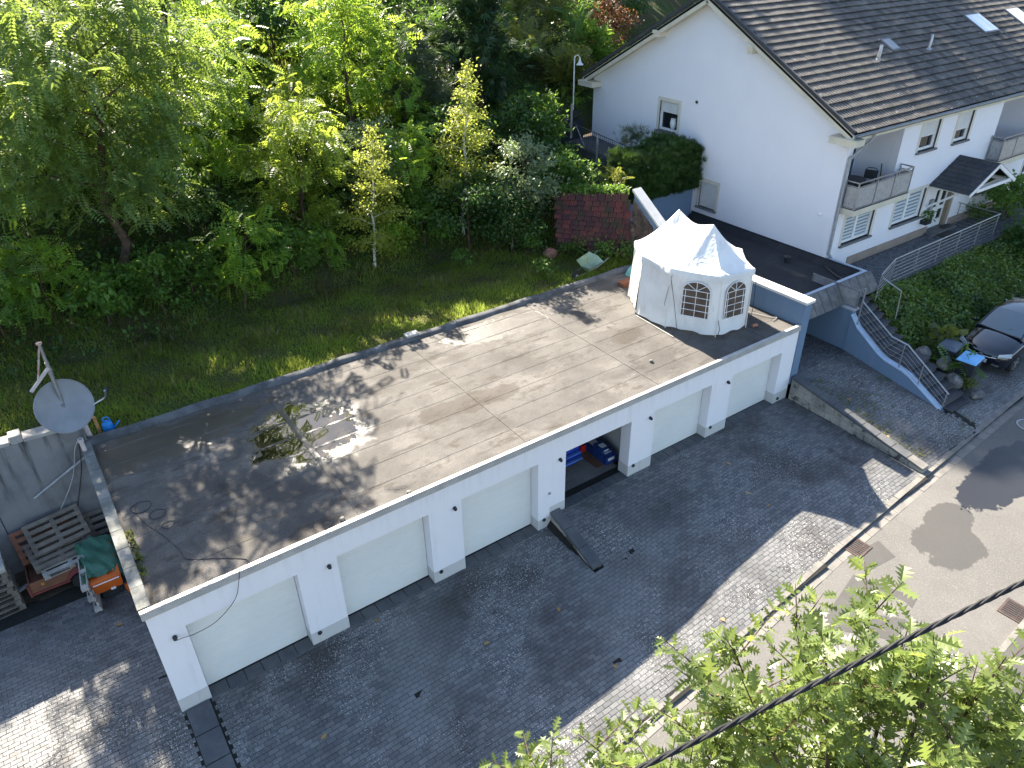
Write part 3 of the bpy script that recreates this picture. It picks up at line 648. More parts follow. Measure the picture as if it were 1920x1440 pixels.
# satellite dish on its mast
dish = thing('satellite_dish', 'large grey satellite dish on a mast at the concrete wall corner', 'satellite dish', (-.07, 6.38, 3.2))
DISH = simple('dish_grey', (.25, .26, .275), (.21, .22, .235), 2., .5, .4, bump=.0, famt=.1)
mb = MB(); mb.tube([(-.07, 6.38, 2.7), (-.07, 6.38, 4.9), ], .045, 10); mb.tube([(-.07, 6.38, 4.9), (-.07, 6.38, 5.38)], .035, 10); mb.lathe([(.055, 0), (.055, .12)], (-.07, 6.38, 4.6), (0, 0, 1), 10); obj('mast', mb, STEEL, dish, smooth=True)
RUST = simple('rusty_angle', (.36, .15, .10), (.5, .45, .42), 6., .7)
mb = MB(); mb.bar((-.07, 6.36, 4.78), (-.55, 6.2, 4.4), .05, .06); obj('side_arm', mb, PIPE, dish)
mb = MB(); mb.bar((-.08, 6.37, 5.33), (-.34, 6.27, 4.6), .025, .03); obj('brace', mb, RUST, dish)
mb = MB(); mb.bar((-.12, 6.4, 5.38), (-.02, 6.36, 5.38), .07, .05); obj('mast_clamp', mb, RUST, dish)
ax = Vector((.42, -.78, .46)).normalized(); dc = Vector((-.06, 6.2, 3.83)); X = Vector((0, 0, 1)).cross(ax).normalized(); Y = ax.cross(X)
mb = MB(); P = []
for i in range(9):
    r = i/8; P.append([dc+X*(.64*r*math.cos(t))-Y*(.60*r*math.sin(t))+ax*(.13*r*r-.1) for t in [2*math.pi*k/36 for k in range(37)]])
mb.grid(P); mb.grid([[p-ax*.012 for p in q] for q in P]); obj('reflector', mb, DISH, dish, smooth=True)
mb = MB(); mb.tube([dc+X*(.645*math.cos(t))-Y*(.605*math.sin(t))+ax*.03 for t in [2*math.pi*k/40 for k in range(41)]], .014, 6); obj('reflector_rim', mb, DISH, dish, smooth=True)
ft = dc+ax*.5+X*.72-Y*.1
mb = MB(); mb.tube(smoothpath([dc+X*.55-Y*.28+ax*.02, dc+X*.78-Y*.25+ax*.22, ft]), .022, 8); obj('feed_arm', mb, STEEL, dish, smooth=True)
mb = MB(); mb.tube([ft+X*.02, ft-ax*.1+X*.12], [.045, .06], 10); obj('receiver_head', mb, BLACK, dish, smooth=True)
mb = MB(); mb.obox((-.07, 6.3, 3.35), (.07, 0, 0), (0, .06, 0), (0, 0, .16)); mb.bar((-.07, 6.38, 3.8), tuple(dc-ax*.11), .1, .12); obj('mount_bracket', mb, STEEL, dish)
# ---------------------------------------------------------------- blue walls, deck over the passage
bw = thing('blue_wall', 'blue rendered wall with white coping between garage roof and house terrace', 'wall', (18.55, 0, .8))
prof = [(-.03, .7), (-.03, 3.42), (5.2, 3.42), (6.1, 4.02), (7.35, 4.85), (7.35, .7)]
mb = MB(); mb.ext([(18.385, y, z) for y, z in prof], (.315, 0, 0)); obj('wall_body', mb, BLUE, bw)
mb = MB()
for (y0, z0), (y1, z1) in (((-.09, 3.425), (5.2, 3.425)), ((5.2, 3.425), (6.1, 4.025)), ((6.1, 4.025), (7.42, 4.9))):
    mb.hexa([(18.34, y0, z0), (18.745, y0, z0), (18.745, y1, z1), (18.34, y1, z1), (18.34, y0, z0+.09), (18.745, y0, z0+.09), (18.745, y1, z1+.09), (18.34, y1, z1+.09)])
obj('wall_coping', mb, simple('white_coping', (.7, .68, .64), (.6, .58, .55), 2.), bw, bevel=.008)
RUBBLE = simple('rubble_face', (.16, .11, .09), (.06, .055, .05), 3., .95, .1, fine=12, famt=.5, bump=.05)
mb = MB(); mb.ext([(18.30, 6.3, 2.5), (18.30, 6.3, 3.9), (18.30, 7.3, 4.6), (18.30, 7.3, 2.5)], (.08, 0, 0)); obj('rubble_facing', mb, RUBBLE, bw)
b2 = thing('terrace_wall', 'blue rendered wall below the hedge at the back of the dark terrace roof', 'wall', (20.8, 8.8, 2.7))
mb = MB(); mb.box(18.71, 22.88, 8.7, 9.0, 2.6, 4.22); obj('wall_body', mb, BLUE, b2)
dk = thing('terrace_roof', 'dark bitumen flat roof over the passage between garages and house', 'flat roof', (20.8, 5, 2.3))
mb = MB(); mb.box(18.71, 22.89, .98, 8.69, 2.38, 2.70); obj('slab', mb, BITD, dk)
for k in range(6):
    a, b = 1.1+k*1.26, 1.1+(k+1)*1.26-.01; mb = MB(); mb.hexa([(18.72, a, 2.701), (22.7, a, 2.701), (22.7, b, 2.701), (18.72, b, 2.701), (18.72, a, 2.712), (22.7, a, 2.712), (22.7, b, 2.722), (18.72, b, 2.722)]); obj('roof_sheet', mb, BITD, dk)
mb = MB(); mb.add([(22.66, 1.1, 2.712), (22.86, 1.1, 2.93), (22.66, 8.6, 2.712), (22.86, 8.6, 2.93)], [(0, 1, 3, 2)]); mb.box(22.84, 22.889, 1.1, 8.6, 2.75, 2.95); obj('upstand', mb, BITD, dk)
mb = MB(); mb.box(18.75, 23.1, .93, 1.05, 2.70, 2.93); mb.box(22.98, 23.1, 1.052, 2.44, 2.6, 2.93); obj('edge_coping', mb, simple('pale_blue_coping', (.42, .48, .56), (.36, .42, .5), 2.), dk, bevel=.008)
mb = MB(); mb.add([(18.75, .928, 2.925), (23.1, .928, 2.925), (23.22, .56, 2.42), (18.75, .56, 2.42)], [(3, 2, 1, 0)]); mb.add([(23.1, .928, 2.925), (23.1, 2.4, 2.925), (23.25, 2.4, 2.45), (23.22, .56, 2.42)], [(3, 2, 1, 0)]); obj('slate_backing', mb, BLACK, dk)
SLG = simple('grey_slate', (.17, .165, .16), (.10, .10, .10), 3., .7, .4)
for r in range(2):
    for k in range(11):
        u0, u1 = 18.76+k*.405, 18.76+(k+1)*.405-.02; t0, t1 = r*.5, r*.5+.56; f = lambda u, t, o: (u+.1*t*(u > 23), .925-.37*t-.02-o*.016, 2.925-.51*t+.0-o*.006)
        o0 = .3+.8*random.random()+(1-r)*1.2; mb = MB(); mb.hexa([f(u0, t0, 0), f(u1, t0, 0), f(u1, t1, o0), f(u0, t1, o0), f(u0, t0, 1), f(u1, t0, 1), f(u1, t1, o0+1.), f(u0, t1, o0+1.)]); obj('slate', mb, SLG, dk)
mb = MB(); mb.lathe([(.09, 0), (.09, .16), (.13, .17), (.13, .22), (.02, .26)], (22.0, 3.3, 2.71), (0, 0, 1), 12); obj('roof_vent', mb, BLACK, dk)
mb = MB(); mb.tube(smoothpath([(22.75, 2.3, 2.74), (22.5, 1.9, 2.74), (22.3, 1.5, 2.74), (22.2, 1.1, 2.74)]), .04, 6); obj('drain_hose', mb, BLACK, dk)
DBLUE = stucco('passage_blue', (.10, .17, .26), .3, (.2, .26, .32))
pw = thing('passage_wall', 'blue rendered side wall of the covered passage carrying the stair parapet', 'wall', (21.4, 2, .9))
mb = MB(); mb.box(21.3, 21.52, .12, 8.6, -.1, 2.3); obj('wall_body', mb, BLUE, pw)
mb = MB(); mb.box(21.25, 21.58, .06, 1.9, 2.302, 2.36); obj('wall_ledge', mb, simple('ledge', (.36, .38, .4), (.3, .3, .32)), pw, bevel=.008)
mb = MB(); prof = [(.118, 2.15), (-.18, 1.8), (-1.0, 1.27), (-1.3, 1.14), (-1.9, 1.04), (-2.15, .96), (-3.25, .35), (-3.5, .12), (-3.5, -.3), (.118, -.3)]
mb.ext([(21.27, y, z) for y, z in prof], (.2, 0, 0)); obj('stair_parapet', mb, BLUE, pw)
mb = MB()
for (y0, z0), (y1, z1) in zip(prof[:7], prof[1:8]): mb.hexa([(21.25, y0, z0+.001), (21.49, y0, z0+.001), (21.49, y1, z1+.001), (21.25, y1, z1+.001), (21.25, y0, z0+.035), (21.49, y0, z0+.035), (21.49, y1, z1+.035), (21.25, y1, z1+.035)])
obj('parapet_cap', mb, simple('pale_blue_cap', (.40, .50, .62), (.34, .44, .56), 2.), pw)
mb = MB(); mb.box(21.285, 21.299, -.02, .11, 1.62, 1.76); obj('wall_switch', mb, WHITE, pw)
mb = MB(); mb.box(18.75, 21.28, 8.4, 8.6, .5, 2.4); obj('end_wall', mb, DBLUE, pw)
gp = thing('glass_guard', 'framed glass guard panel above the blue ledge by the stair top', 'guard panel', (21.4, .9, 2.36))
mb = MB()
for y in (.1, .85, 1.8): mb.box(21.38, 21.42, y-.02, y+.02, 2.36, 2.98)
mb.box(21.385, 21.415, .12, 1.78, 2.94, 2.98); mb.box(21.385, 21.415, .12, 1.78, 2.37, 2.41); obj('frame', mb, STEEL, gp)
PANEL = simple('grey_panel', (.30, .30, .30), (.22, .22, .22), 4., .35, .6)
for a, b in ((.13, .83), (.87, 1.78)):
    mb = MB(); mb.box(21.395, 21.405, a, b, 2.42, 2.93); obj('panel', mb, PANEL, gp)

# stairs from the parking strip up to the house walkway
st = thing('stairs', 'dark stone stairs rising beside the blue parapet to the house entrance', 'stairs', (22, -2, .3))
ysz = [(-3.55, .36)]; 
for k in range(4): ysz.append((-3.3+.31*k, .36+.165*(k+1)))
ysz += [(-2.06, 1.18)]
for k in range(7): ysz.append((-1.35+.27*k, 1.18+.165*(k+1)))
for k, (y, z) in enumerate(ysz):
    y2 = ysz[k+1][0]+.04 if k+1 < len(ysz) else 1.2
    mb = MB(); mb.box(21.5, 22.55, y, y2, z-.06, z); obj('tread', mb, SLATE, st, bevel=.006)
    mb = MB(); mb.box(21.5, 22.5, y+.03, y2, z-.5, z-.062); obj('riser', mb, CONC, st)
def railing(name, label, path, bars, lean=(0, 0, 0), post_at=None, h=.85, group=None, cat='railing'):
    """path of top-rail points; bars run parallel below it, posts drop to the foot"""
    t = thing(name, label, cat, tuple(Vector(path[0])-Vector((0, 0, h))), group)
    mb = MB(); mb.tube(path, .022, 8); obj('handrail', mb, STEEL, t, smooth=True)
    for k in range(bars):
        dz = Vector((0, 0, -.13-k*(h-.22)/max(1, bars-1)))
        mb = MB(); mb.tube([Vector(p)+dz for p in path], .0065, 5, False); obj('rail_bar', mb, STEEL, t)
    for p in post_at or path:
        mb = MB(); mb.tube([Vector(p), Vector(p)-Vector((0, 0, h))], .017, 6); obj('post', mb, STEEL, t)
    return t
railing('stair_railing', 'galvanised steel railing stepping down along the blue stair parapet', [(21.32, -.1, 2.72), (21.32, -1.3, 1.98), (21.32, -1.85, 1.92), (21.32, -3.38, .95)], 6, post_at=[(21.32, -.12, 2.72), (21.32, -1.75, 1.93), (21.32, -2.45, 1.55), (21.32, -3.33, .98)], h=.95)
railing('walkway_railing', 'long galvanised railing along the cobbled walkway before the house', [(22.55, .15, 3.2), (24.1, .62, 3.2), (31.3, .75, 3.2), (31.35, 2.38, 3.2)], 6,
        post_at=[(22.55, .15, 3.2), (24.1, .62, 3.2), (25.6, .65, 3.2), (27.0, .67, 3.2), (28.4, .7, 3.2), (29.8, .72, 3.2), (31.25, .76, 3.2), (31.35, 2.3, 3.2)], h=.92)
t = thing('hand_rail', 'bent steel handrail on the garden side at the top of the stairs', 'railing', (22.6, -.6, 2.))
mb = MB(); mb.tube([(22.56, .1, 3.12), (22.66, -.55, 2.85), (22.66, -.6, 1.9)], .02, 8); obj('handrail', mb, STEEL, t)
t = thing('gate_post', 'upright steel post beside the glass guard at the stair top', 'post', (21.52, -.02, 2.1))
mb = MB(); mb.tube([(21.52, .0, 2.1), (21.52, .0, 3.02)], .03, 8); mb.box(21.48, 21.56, -.04, .04, 3.02, 3.05); obj('post', mb, STEEL, t)

# ---------------------------------------------------------------- the house
ho = thing('apartment_house', 'large white rendered house with dark tiled gable roof and balconies', 'house', (22.9, 2.45, 2.3))
X0, X1, Y0, Y1 = 22.9, 42., 2.45, 15.0
mb = MB(); ops = [(9.9, 10.9, 5.72, 6.85), (7.5, 8.35, 3.22, 4.22)]
EZ, RZ, YR = 7.28, 10.62, 8.7
def gabz(y): return EZ+.02+(RZ-EZ)*(1-abs(y-YR)/6.25)
wall_open(mb, Y0, Y1, 2.2, EZ, ops, lambda u, z, d: (X0+d, u, z), .3, 1)
mb.ext([(X0, Y0, EZ+.001), (X0, YR, RZ-.06), (X0, Y1, EZ+.001)], (.3, 0, 0)); obj('gable_wall', mb, HWALL, ho)
LW = [(23.2, 26.0, 4.72, 7.1), (32.7, 35.6, 4.72, 7.1)]          # loggias
WN = [(23.68, 25.36, 3.2, 4.22, 'two'), (26.72, 28.6, 3.2, 4.32, 'two'), (27.2, 28.28, 5.83, 6.98, 'shut'), (29.55, 30.55, 5.78, 7.0, 'low'), (32.3, 34.3, 3.3, 4.25, 'dark'), (36.3, 37.6, 3.3, 4.3, 'dark'), (36.8, 38.2, 5.8, 7.0, 'shut')]
DR = (29.5, 30.95, 2.34, 4.5)
mb = MB(); ops = [w[:4] for w in WN]+LW+[DR]
wall_open(mb, X0+.301, X1, 2.2, EZ, ops, lambda u, z, d: (u, Y0+d, z), .3, 1)
obj('front_wall', mb, HWALL, ho)
mb = MB(); mb.box(X1-.3, X1, Y0, Y1, 2.2, EZ); mb.box(X0+.3, X1, Y1-.3, Y1, 2.2, EZ); obj('rear_wall', mb, HWALL, ho)
mb = MB(); mb.box(X0-.003, X1, Y0-.02, Y0, 2.2, 2.62) if False else mb.hexa([(24.3, Y0-.03, 2.2), (29.45, Y0-.03, 2.2), (29.45, Y0+.02, 2.2), (24.3, Y0+.02, 2.2), (24.3, Y0-.03, 2.62), (29.45, Y0-.03, 2.62), (29.45, Y0+.02, 2.62), (24.3, Y0+.02, 2.62)])
mb.box(31.0, X1, Y0-.03, Y0+.02, 2.2, 2.62); obj('plinth', mb, simple('brown_plinth', (.33, .26, .21), (.28, .22, .18), 2.), ho)
BLIND = simple('striped_blind', (.62, .66, .68), (.55, .6, .62), 2., .5)
DARK = simple('dark_interior', (.012, .012, .014), (.02, .02, .022), 2., .9, .1)
SHUT = simple('roller_shutter', (.70, .70, .68), (.64, .64, .62), 2., .6)
def window(P, u0, u1, z0, z1, kind, par=ho, name='window', surround=True):
    """P(u, z, d): d is depth into the wall"""
    def bx(mb, a, b, c, d, e, f): # a..b along u, c..d along z, e..f depth
        q = [P(u, z, dd) for z in (c, d) for u, dd in ((a, e), (b, e), (b, f), (a, f))]; mb.hexa(q)
    w = obj(name, (lambda m: (bx(m, u0, u1, z0, z1, .22, .24), m)[1])(MB()), DARK, par)
    if surround:
        m = MB(); s = .13
        bx(m, u0-s, u0, z0-.02, z1+s, -.012, .05); bx(m, u1, u1+s, z0-.02, z1+s, -.012, .05); bx(m, u0, u1, z1, z1+s, -.012, .05); obj('surround', m, BEIGE, w)
    m = MB(); bx(m, u0-.1, u1+.1, z0-.07, z0, -.09, .1); obj('sill', m, GREYS, w, bevel=.006)
    m = MB(); fr = .06
    bx(m, u0, u0+fr, z0+.001, z1, .10, .17); bx(m, u1-fr, u1, z0+.001, z1, .10, .17); bx(m, u0+fr, u1-fr, z1-fr, z1, .10, .17); bx(m, u0+fr, u1-fr, z0+.001, z0+fr+.03, .10, .17)
    two = kind in ('two', 'dark'); mid = (u0+u1)/2
    if two: bx(m, mid-.06, mid+.06, z0+fr+.03, z1-fr, .10, .17)
    obj('frame', m, WHITE, w, bevel=.005)
    for a, b in ((u0+fr, mid-.06), (mid+.06, u1-fr)) if two else ((u0+fr, u1-fr),):
        m = MB(); bx(m, a, b, z0+fr+.03, z1-fr, .145, .15)
        if kind == 'two':
            obj('pane', m, GLASSB, w); n = 7; hh = (z1-fr-z0-fr-.03)/n
            m = MB()
            for k in range(n): bx(m, a+.01, b-.01, z0+fr+.03+hh*k+hh*.42, z0+fr+.03+hh*(k+1)-.01, .138, .144)
            obj('blind', m, BLIND, w)
        else: obj('pane', m, GLASS, w)
    if kind in ('shut', 'low', 'roller', 'half'):
        zl = {'shut': z0+(z1-z0)*.42, 'low': z0+(z1-z0)*.34, 'roller': z0+.05, 'half': z0+(z1-z0)*.62}[kind]; m = MB(); n = int((z1-zl)/.055)
        for k in range(n): bx(m, u0+.02, u1-.02, zl+(z1-zl)*k/n+.004, zl+(z1-zl)*(k+1)/n-.004, .055, .075)
        obj('roller_shutter', m, SHUT, w)
    return w
GLASSB = glass_mat('blind_glass', (.18, .22, .25), .15)
FP = lambda u, z, d: (u, Y0+d, z)
GP = lambda u, z, d: (X0+d, u, z)
for q in WN: window(FP, *q)
window(GP, 9.9, 10.9, 5.72, 6.85, 'half'); window(GP, 7.5, 8.35, 3.22, 4.22, 'roller')
vs_ = thing('white_vase', 'white vase standing behind the open gable window', 'vase', (23.02, 10.25, 5.8))
mb = MB(); mb.lathe([(.06, 0), (.11, .08), (.13, .25), (.1, .36), (.11, .4)], (23.02, 10.22, 5.83), (0, 0, 1), 12); obj('vase_body', mb, WHITE, vs_, smooth=True)
for y, z in ((9.0, 7.06), (2.97, 4.36)):
    mb = MB(); mb.lathe([(.05, 0), (.055, .04), (.02, .07)], (X0, y, z), (-1, 0, 0), 12); obj('wall_lamp', mb, BLACK if y > 5 else WHITE, ho)
# loggias with balconies
def loggia(x0, x1, z0, z1, bx0, bx1, name):
    m = MB(); d = 1.25; y = Y0+.302
    m.quad((x0, y+d, z0), (x1, y+d, z0), (x1, y+d, z1), (x0, y+d, z1)); m.quad((x1, y, z0), (x1, y, z1), (x1, y+d, z1), (x1, y+d, z0)); m.quad((x0, y, z1), (x0, y, z0), (x0, y+d, z0), (x0, y+d, z1)); m.quad((x0, y, z1), (x0, y+d, z1), (x1, y+d, z1), (x1, y, z1))
    obj('loggia', m, HWALL, ho)
    b = obj('balcony', (lambda m: (m.box(bx0, bx1, 1.9, Y0-.002, z0-.22, z0-.03), m.box(x0+.01, x1-.01, Y0+.001, y+d, z0-.2, z0-.03), m)[2])(MB()), CREAM, ho)
    m = MB(); m.box(bx0+.02, bx1-.02, 1.92, y+d-.02, z0-.028, z0-.01); obj('balcony_floor', m, SLATE, b)
    zt = z0+.86; xs = [bx0+.03+(bx1-bx0-.06)*k/3 for k in range(4)]
    m = MB()
    for x in xs: m.box(x-.02, x+.02, 1.93, 1.97, z0-.25, zt)
    for x in (xs[0], xs[-1]): m.box(x-.02, x+.02, Y0-.06, Y0-.02, z0-.25, zt)
    for zz_, hh in ((zt, .04), (zt-.13, .025), (z0+.0, .03)):
        m.box(bx0, bx1, 1.935, 1.965, zz_, zz_+hh); m.box(bx0+.015, bx0+.045, 1.966, Y0-.02, zz_, zz_+hh); m.box(bx1-.045, bx1-.015, 1.966, Y0-.02, zz_, zz_+hh)
    obj('balcony_rail', m, STEEL, b)
    for a, c in zip(xs, xs[1:]):
        m = MB(); m.box(a+.03, c-.03, 1.945, 1.955, z0+.04, zt-.15); obj('balcony_panel', m, BPANEL, b)
    for x in (xs[0], xs[-1]):
        m = MB(); m.box(x-.005, x+.005, 1.98, Y0-.08, z0+.04, zt-.15); obj('balcony_panel', m, BPANEL, b)
    # balcony door with shutters at the back of the recess
    w = window(lambda u, z, dd: (u, y+d-.26+dd, z), x0+.1, x0+1.3, z0+.05, z0+2.1, 'two', name='balcony_door', surround=False)
    return b
BPANEL = simple('textured_panel', (.40, .39, .38), (.32, .31, .30), 9., .4, .5, fine=20)
loggia(*LW[0], 23.12, 26.3, 'left'); loggia(*LW[1], 32.5, 35.8, 'right')
m = MB(); m.box(24.75, 24.86, Y0+.9, Y0+1.0, 4.72, 7.1); obj('loggia_screen', m, simple('navy_frame', (.03, .05, .09), (.03, .05, .08)), ho)
m = MB(); m.box(25.1, 25.4, Y0+1.5, Y0+1.55, 6.55, 6.85); obj('loggia_lamp', m, CREAM, ho)
# garden furniture on the balconies
t = thing('patio_table', 'round dark patio table on the left balcony', 'table', (24.05, 2.75, 4.7))
m = MB(); m.lathe([(.42, .68), (.43, .70), (.42, .72)], (24.05, 2.75, 4.7), (0, 0, 1), 20); obj('table_top', m, SLATE, t)
for k in range(3):
    a = k*2.1; m = MB(); m.tube([(24.05+.1*math.cos(a), 2.75+.1*math.sin(a), 5.38), (24.05+.34*math.cos(a), 2.75+.34*math.sin(a), 4.7)], .015, 5); obj('leg', m, BLACK, t)
def pchair(x, y, z, rz, label):
    t = thing('patio_chair', label, 'chair', (x, y, z), 'metal chairs on the balconies'); c, s = math.cos(rz), math.sin(rz); Q = lambda u, v, h: (x+u*c-v*s, y+u*s+v*c, z+h)
    m = MB(); m.hexa([Q(-.22, -.22, .42), Q(.22, -.22, .42), Q(.22, .22, .42), Q(-.22, .22, .42), Q(-.22, -.22, .45), Q(.22, -.22, .45), Q(.22, .22, .45), Q(-.22, .22, .45)]); obj('seat', m, BLACK, t)
    m = MB(); m.tube([Q(-.2, .22, .42), Q(-.2, .27, .85), Q(-.12, .28, .92), Q(.12, .28, .92), Q(.2, .27, .85), Q(.2, .22, .42)], .014, 6); m.quad(Q(-.19, .25, .55), Q(.19, .25, .55), Q(.19, .27, .85), Q(-.19, .27, .85)); obj('backrest', m, BLACK, t)
    for u in (-.2, .2):
        for v in (-.2, .2): m = MB(); m.tube([Q(u, v, .42), Q(u*1.1, v*1.1, 0)], .012, 5); obj('leg', m, BLACK, t)
    return t
pchair(24.75, 2.6, 4.7, -1.2, 'dark metal chair right of the table on the left balcony'); pchair(33.9, 2.7, 4.7, .4, 'dark round-backed chair on the right balcony')
t = thing('broom', 'black broom handle leaning in the left balcony', 'broom', (25.5, 2.6, 4.7)); m = MB(); m.tube([(25.5, 2.55, 4.7), (25.62, 2.75, 5.65)], .02, 6); obj('handle', m, BLACK, t); m = MB(); m.obox((25.49, 2.55, 4.74), (.12, 0, 0), (0, .03, 0), (0, 0, .04)); obj('bristles', m, BLACK, t)
t = thing('folded_parasol', 'tall dark pole leaning in the right balcony', 'pole', (33.3, 3.2, 4.7)); m = MB(); m.tube([(33.2, 2.9, 4.7), (33.5, 3.5, 6.8)], .02, 6); obj('pole', m, BLACK, t)
# entrance
do = obj('front_door', (lambda m: (m.box(DR[0], DR[1], Y0+.28, Y0+.3, DR[2], DR[3]), m)[1])(MB()), DARK, ho)
m = MB(); xm = (DR[0]+DR[1])/2; zt = 4.02
for a, b in ((DR[0]+.02, xm-.006), (xm+.006, DR[1]-.2)):
    m.box(a, a+.09, Y0+.18, Y0+.25, DR[2]+.03, zt); m.box(b-.09, b, Y0+.18, Y0+.25, DR[2]+.03, zt)
    for c, d in ((DR[2]+.03, DR[2]+.33), (3.08, 3.22), (zt-.12, zt)): m.box(a+.09, b-.09, Y0+.18, Y0+.25, c, d)
    for c, d in ((DR[2]+.33, 3.08), (3.22, zt-.12)):
        g_ = MB(); g_.box(a+.09, b-.09, Y0+.21, Y0+.22, c, d); obj('pane', g_, GLASS, do)
obj('leaf_frames', m, WHITE, do)
m = MB(); m.box(DR[0]+.02, DR[1]-.1, Y0+.18, Y0+.25, zt+.01, zt+.08); m.box(xm-.04, xm+.04, Y0+.18, Y0+.25, zt+.08, DR[3]); obj('transom', m, WHITE, do)
m = MB(); m.box(DR[1]-.19, DR[1], Y0+.03, Y0+.27, DR[2], DR[3]-.01); obj('door_reveal', m, simple('tan_reveal', (.30, .24, .17), (.25, .2, .14)), do)
m = MB(); m.box(DR[0]-.2, DR[1]+.2, Y0-.35, Y0+.17, 2.3, 2.38); obj('door_step', m, SLG, do, bevel=.008)
for x, y, w_, lab in ((29.6, 1.6, .95, 'dark rectangular door mat on the cobbled walkway'), (30.35, 2.22, .6, 'small rounded door mat on the step before the white door')):
    m = MB(); m.box(x, x+w_, y-.02, y+(.5 if w_ > .8 else .2), 2.382 if w_ < .8 else 2.315, 2.40 if w_ < .8 else 2.33); tag(obj('door_mat', m, BLACK, bevel=.006), lab, 'door mat', 'door mats by the entrance')
m = MB(); m.box(29.08, 29.3, Y0-.1, Y0-.001, 3.35, 3.75); m.box(29.12, 29.26, Y0-.12, Y0-.1, 3.42, 3.5); tag(obj('letter_box', m, ZINC, bevel=.01), 'grey letter box on the house wall left of the door', 'letter box')
pb = thing('wall_planter', 'small dark planter with a shrub on the wall by the front door', 'planter', (28.95, 2.35, 2.95)); m = MB(); m.box(28.8, 29.2, 2.2, 2.44, 2.86, 3.02); obj('trough', m, BLACK, pb)
# porch roof
po = obj('porch_canopy', (lambda m: (m.add([(30.4, .98, 5.2), (30.4, Y0, 5.2), (28.75, Y0, 4.37), (28.75, .98, 4.37)], [(0, 1, 2, 3)]), m.add([(30.4, .98, 5.2), (30.4, Y0, 5.2), (32.05, Y0, 4.37), (32.05, .98, 4.37)], [(3, 2, 1, 0)]), m)[2])(MB()), DARK, ho)
for s in (-1, 1):
    for r in range(8):
        for k in range(7):
            t0, t1 = r/8, min(1.02, (r+1)/8+.03); a = .95+(Y0-.95)*((k-(r % 2)*.5)/6.5); b = a+(Y0-.95)/6.5-.012; a = max(a, .95); b = min(b, Y0-.004)
            if b-a < .04: continue
            f = lambda t, y, o: (30.4+s*1.68*t, y, 5.215-.845*t+o); o0, o1 = .012, .03+.006*random.random()
            m = MB(); m.hexa([f(t1, a, o0), f(t1, b, o0), f(t0, b, 0.004), f(t0, a, 0.004), f(t1, a, o1), f(t1, b, o1), f(t0, b, .014), f(t0, a, .014)]); obj('shingle', m, SLATE, po)
m = MB(); m.bar((28.75, .955, 4.31), (30.4, .955, 5.14), .05, .13); m.bar((32.05, .955, 4.31), (30.4, .955, 5.14), .05, .13); m.bar((29.2, .965, 4.42), (31.6, .965, 4.42), .08, .12); m.bar((30.4, 1.0, 5.06), (30.4, 2.4, 5.06), .1, .14)
for x in (28.95, 31.85): m.bar((x, .99, 4.33), (x, 2.4, 4.33), .1, .12); m.bar((x, 1.4, 4.28), (x, 2.42, 3.5), .08, .08)
obj('canopy_frame', m, WHITE, po)
# roof of the house
XV, YE, ZE = 22.5, 2.12, 7.22
sl_ = Vector((0, YR-YE, RZ+.12-ZE)); SLn = sl_.length; sd = sl_.normalized(); nr = Vector((0, -sd.z, sd.y))
ro = obj('roof', (lambda m: (m.ext([(XV, YE+.05, ZE-.06), (XV, YR, RZ+.06), (XV, 2*YR-YE-.05, ZE-.06), (XV, 2*YR-YE-.05, ZE-.14), (XV, YR, RZ-.03), (XV, YE+.05, ZE-.14)], (X1+.4-XV, 0, 0)), m)[1])(MB()), DARK, ho)
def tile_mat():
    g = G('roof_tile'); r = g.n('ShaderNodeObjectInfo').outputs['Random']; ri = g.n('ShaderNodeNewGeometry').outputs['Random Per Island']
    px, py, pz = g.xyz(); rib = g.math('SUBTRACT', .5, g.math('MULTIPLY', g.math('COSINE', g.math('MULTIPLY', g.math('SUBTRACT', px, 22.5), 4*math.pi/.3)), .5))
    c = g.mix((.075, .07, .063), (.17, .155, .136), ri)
    c = g.mix(c, (.015, .015, .018), g.stp(rib, .62, .2))  # rib tops stay pale as if worn; trough shade is painted into the colour
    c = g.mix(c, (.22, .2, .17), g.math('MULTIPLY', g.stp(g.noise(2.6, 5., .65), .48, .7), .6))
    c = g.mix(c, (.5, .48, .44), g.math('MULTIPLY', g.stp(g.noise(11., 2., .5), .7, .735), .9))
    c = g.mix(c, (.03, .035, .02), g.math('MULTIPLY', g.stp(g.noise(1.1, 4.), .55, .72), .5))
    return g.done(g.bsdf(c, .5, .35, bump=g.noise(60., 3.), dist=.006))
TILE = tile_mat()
TW, TL = .30, .345; NR = int(SLn/TL)+1
tmb = MB(); n = 12
prof = [(TW*k/n, .040*(1-math.cos(4*math.pi*k/n))/2) for k in range(n+1)]
tmb.add([(u, 0, h+.046) for u, h in prof]+[(u, TL+.05, h-.012) for u, h in prof]+[(u, 0, h+.022) for u, h in prof], [(k, k+1, n+2+k, n+1+k) for k in range(n)]+[(2*n+2+k, 2*n+3+k, k+1, k) for k in range(n)])
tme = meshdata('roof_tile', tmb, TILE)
def tile_m4(i, j):
    p = Vector((XV+i*TW, YE-.06, ZE+.0))+sd*(j*TL)+nr*(.012+random.gauss(0, .003)); a = random.gauss(0, .006)
    X = (Vector((1, 0, 0))+nr*random.gauss(0, .006)).normalized(); Yv = (sd+nr*a); Yv = (Yv-X*Yv.dot(X)).normalized(); Z = X.cross(Yv)
    return Matrix(((X.x, Yv.x, Z.x, p.x), (X.y, Yv.y, Z.y, p.y), (X.z, Yv.z, Z.z, p.z), (0, 0, 0, 1)))
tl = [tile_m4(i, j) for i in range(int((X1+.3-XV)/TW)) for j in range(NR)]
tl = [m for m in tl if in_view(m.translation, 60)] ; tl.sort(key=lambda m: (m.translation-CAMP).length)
for m in tl[:300]: inst('roof_tile', tme, ro, m)
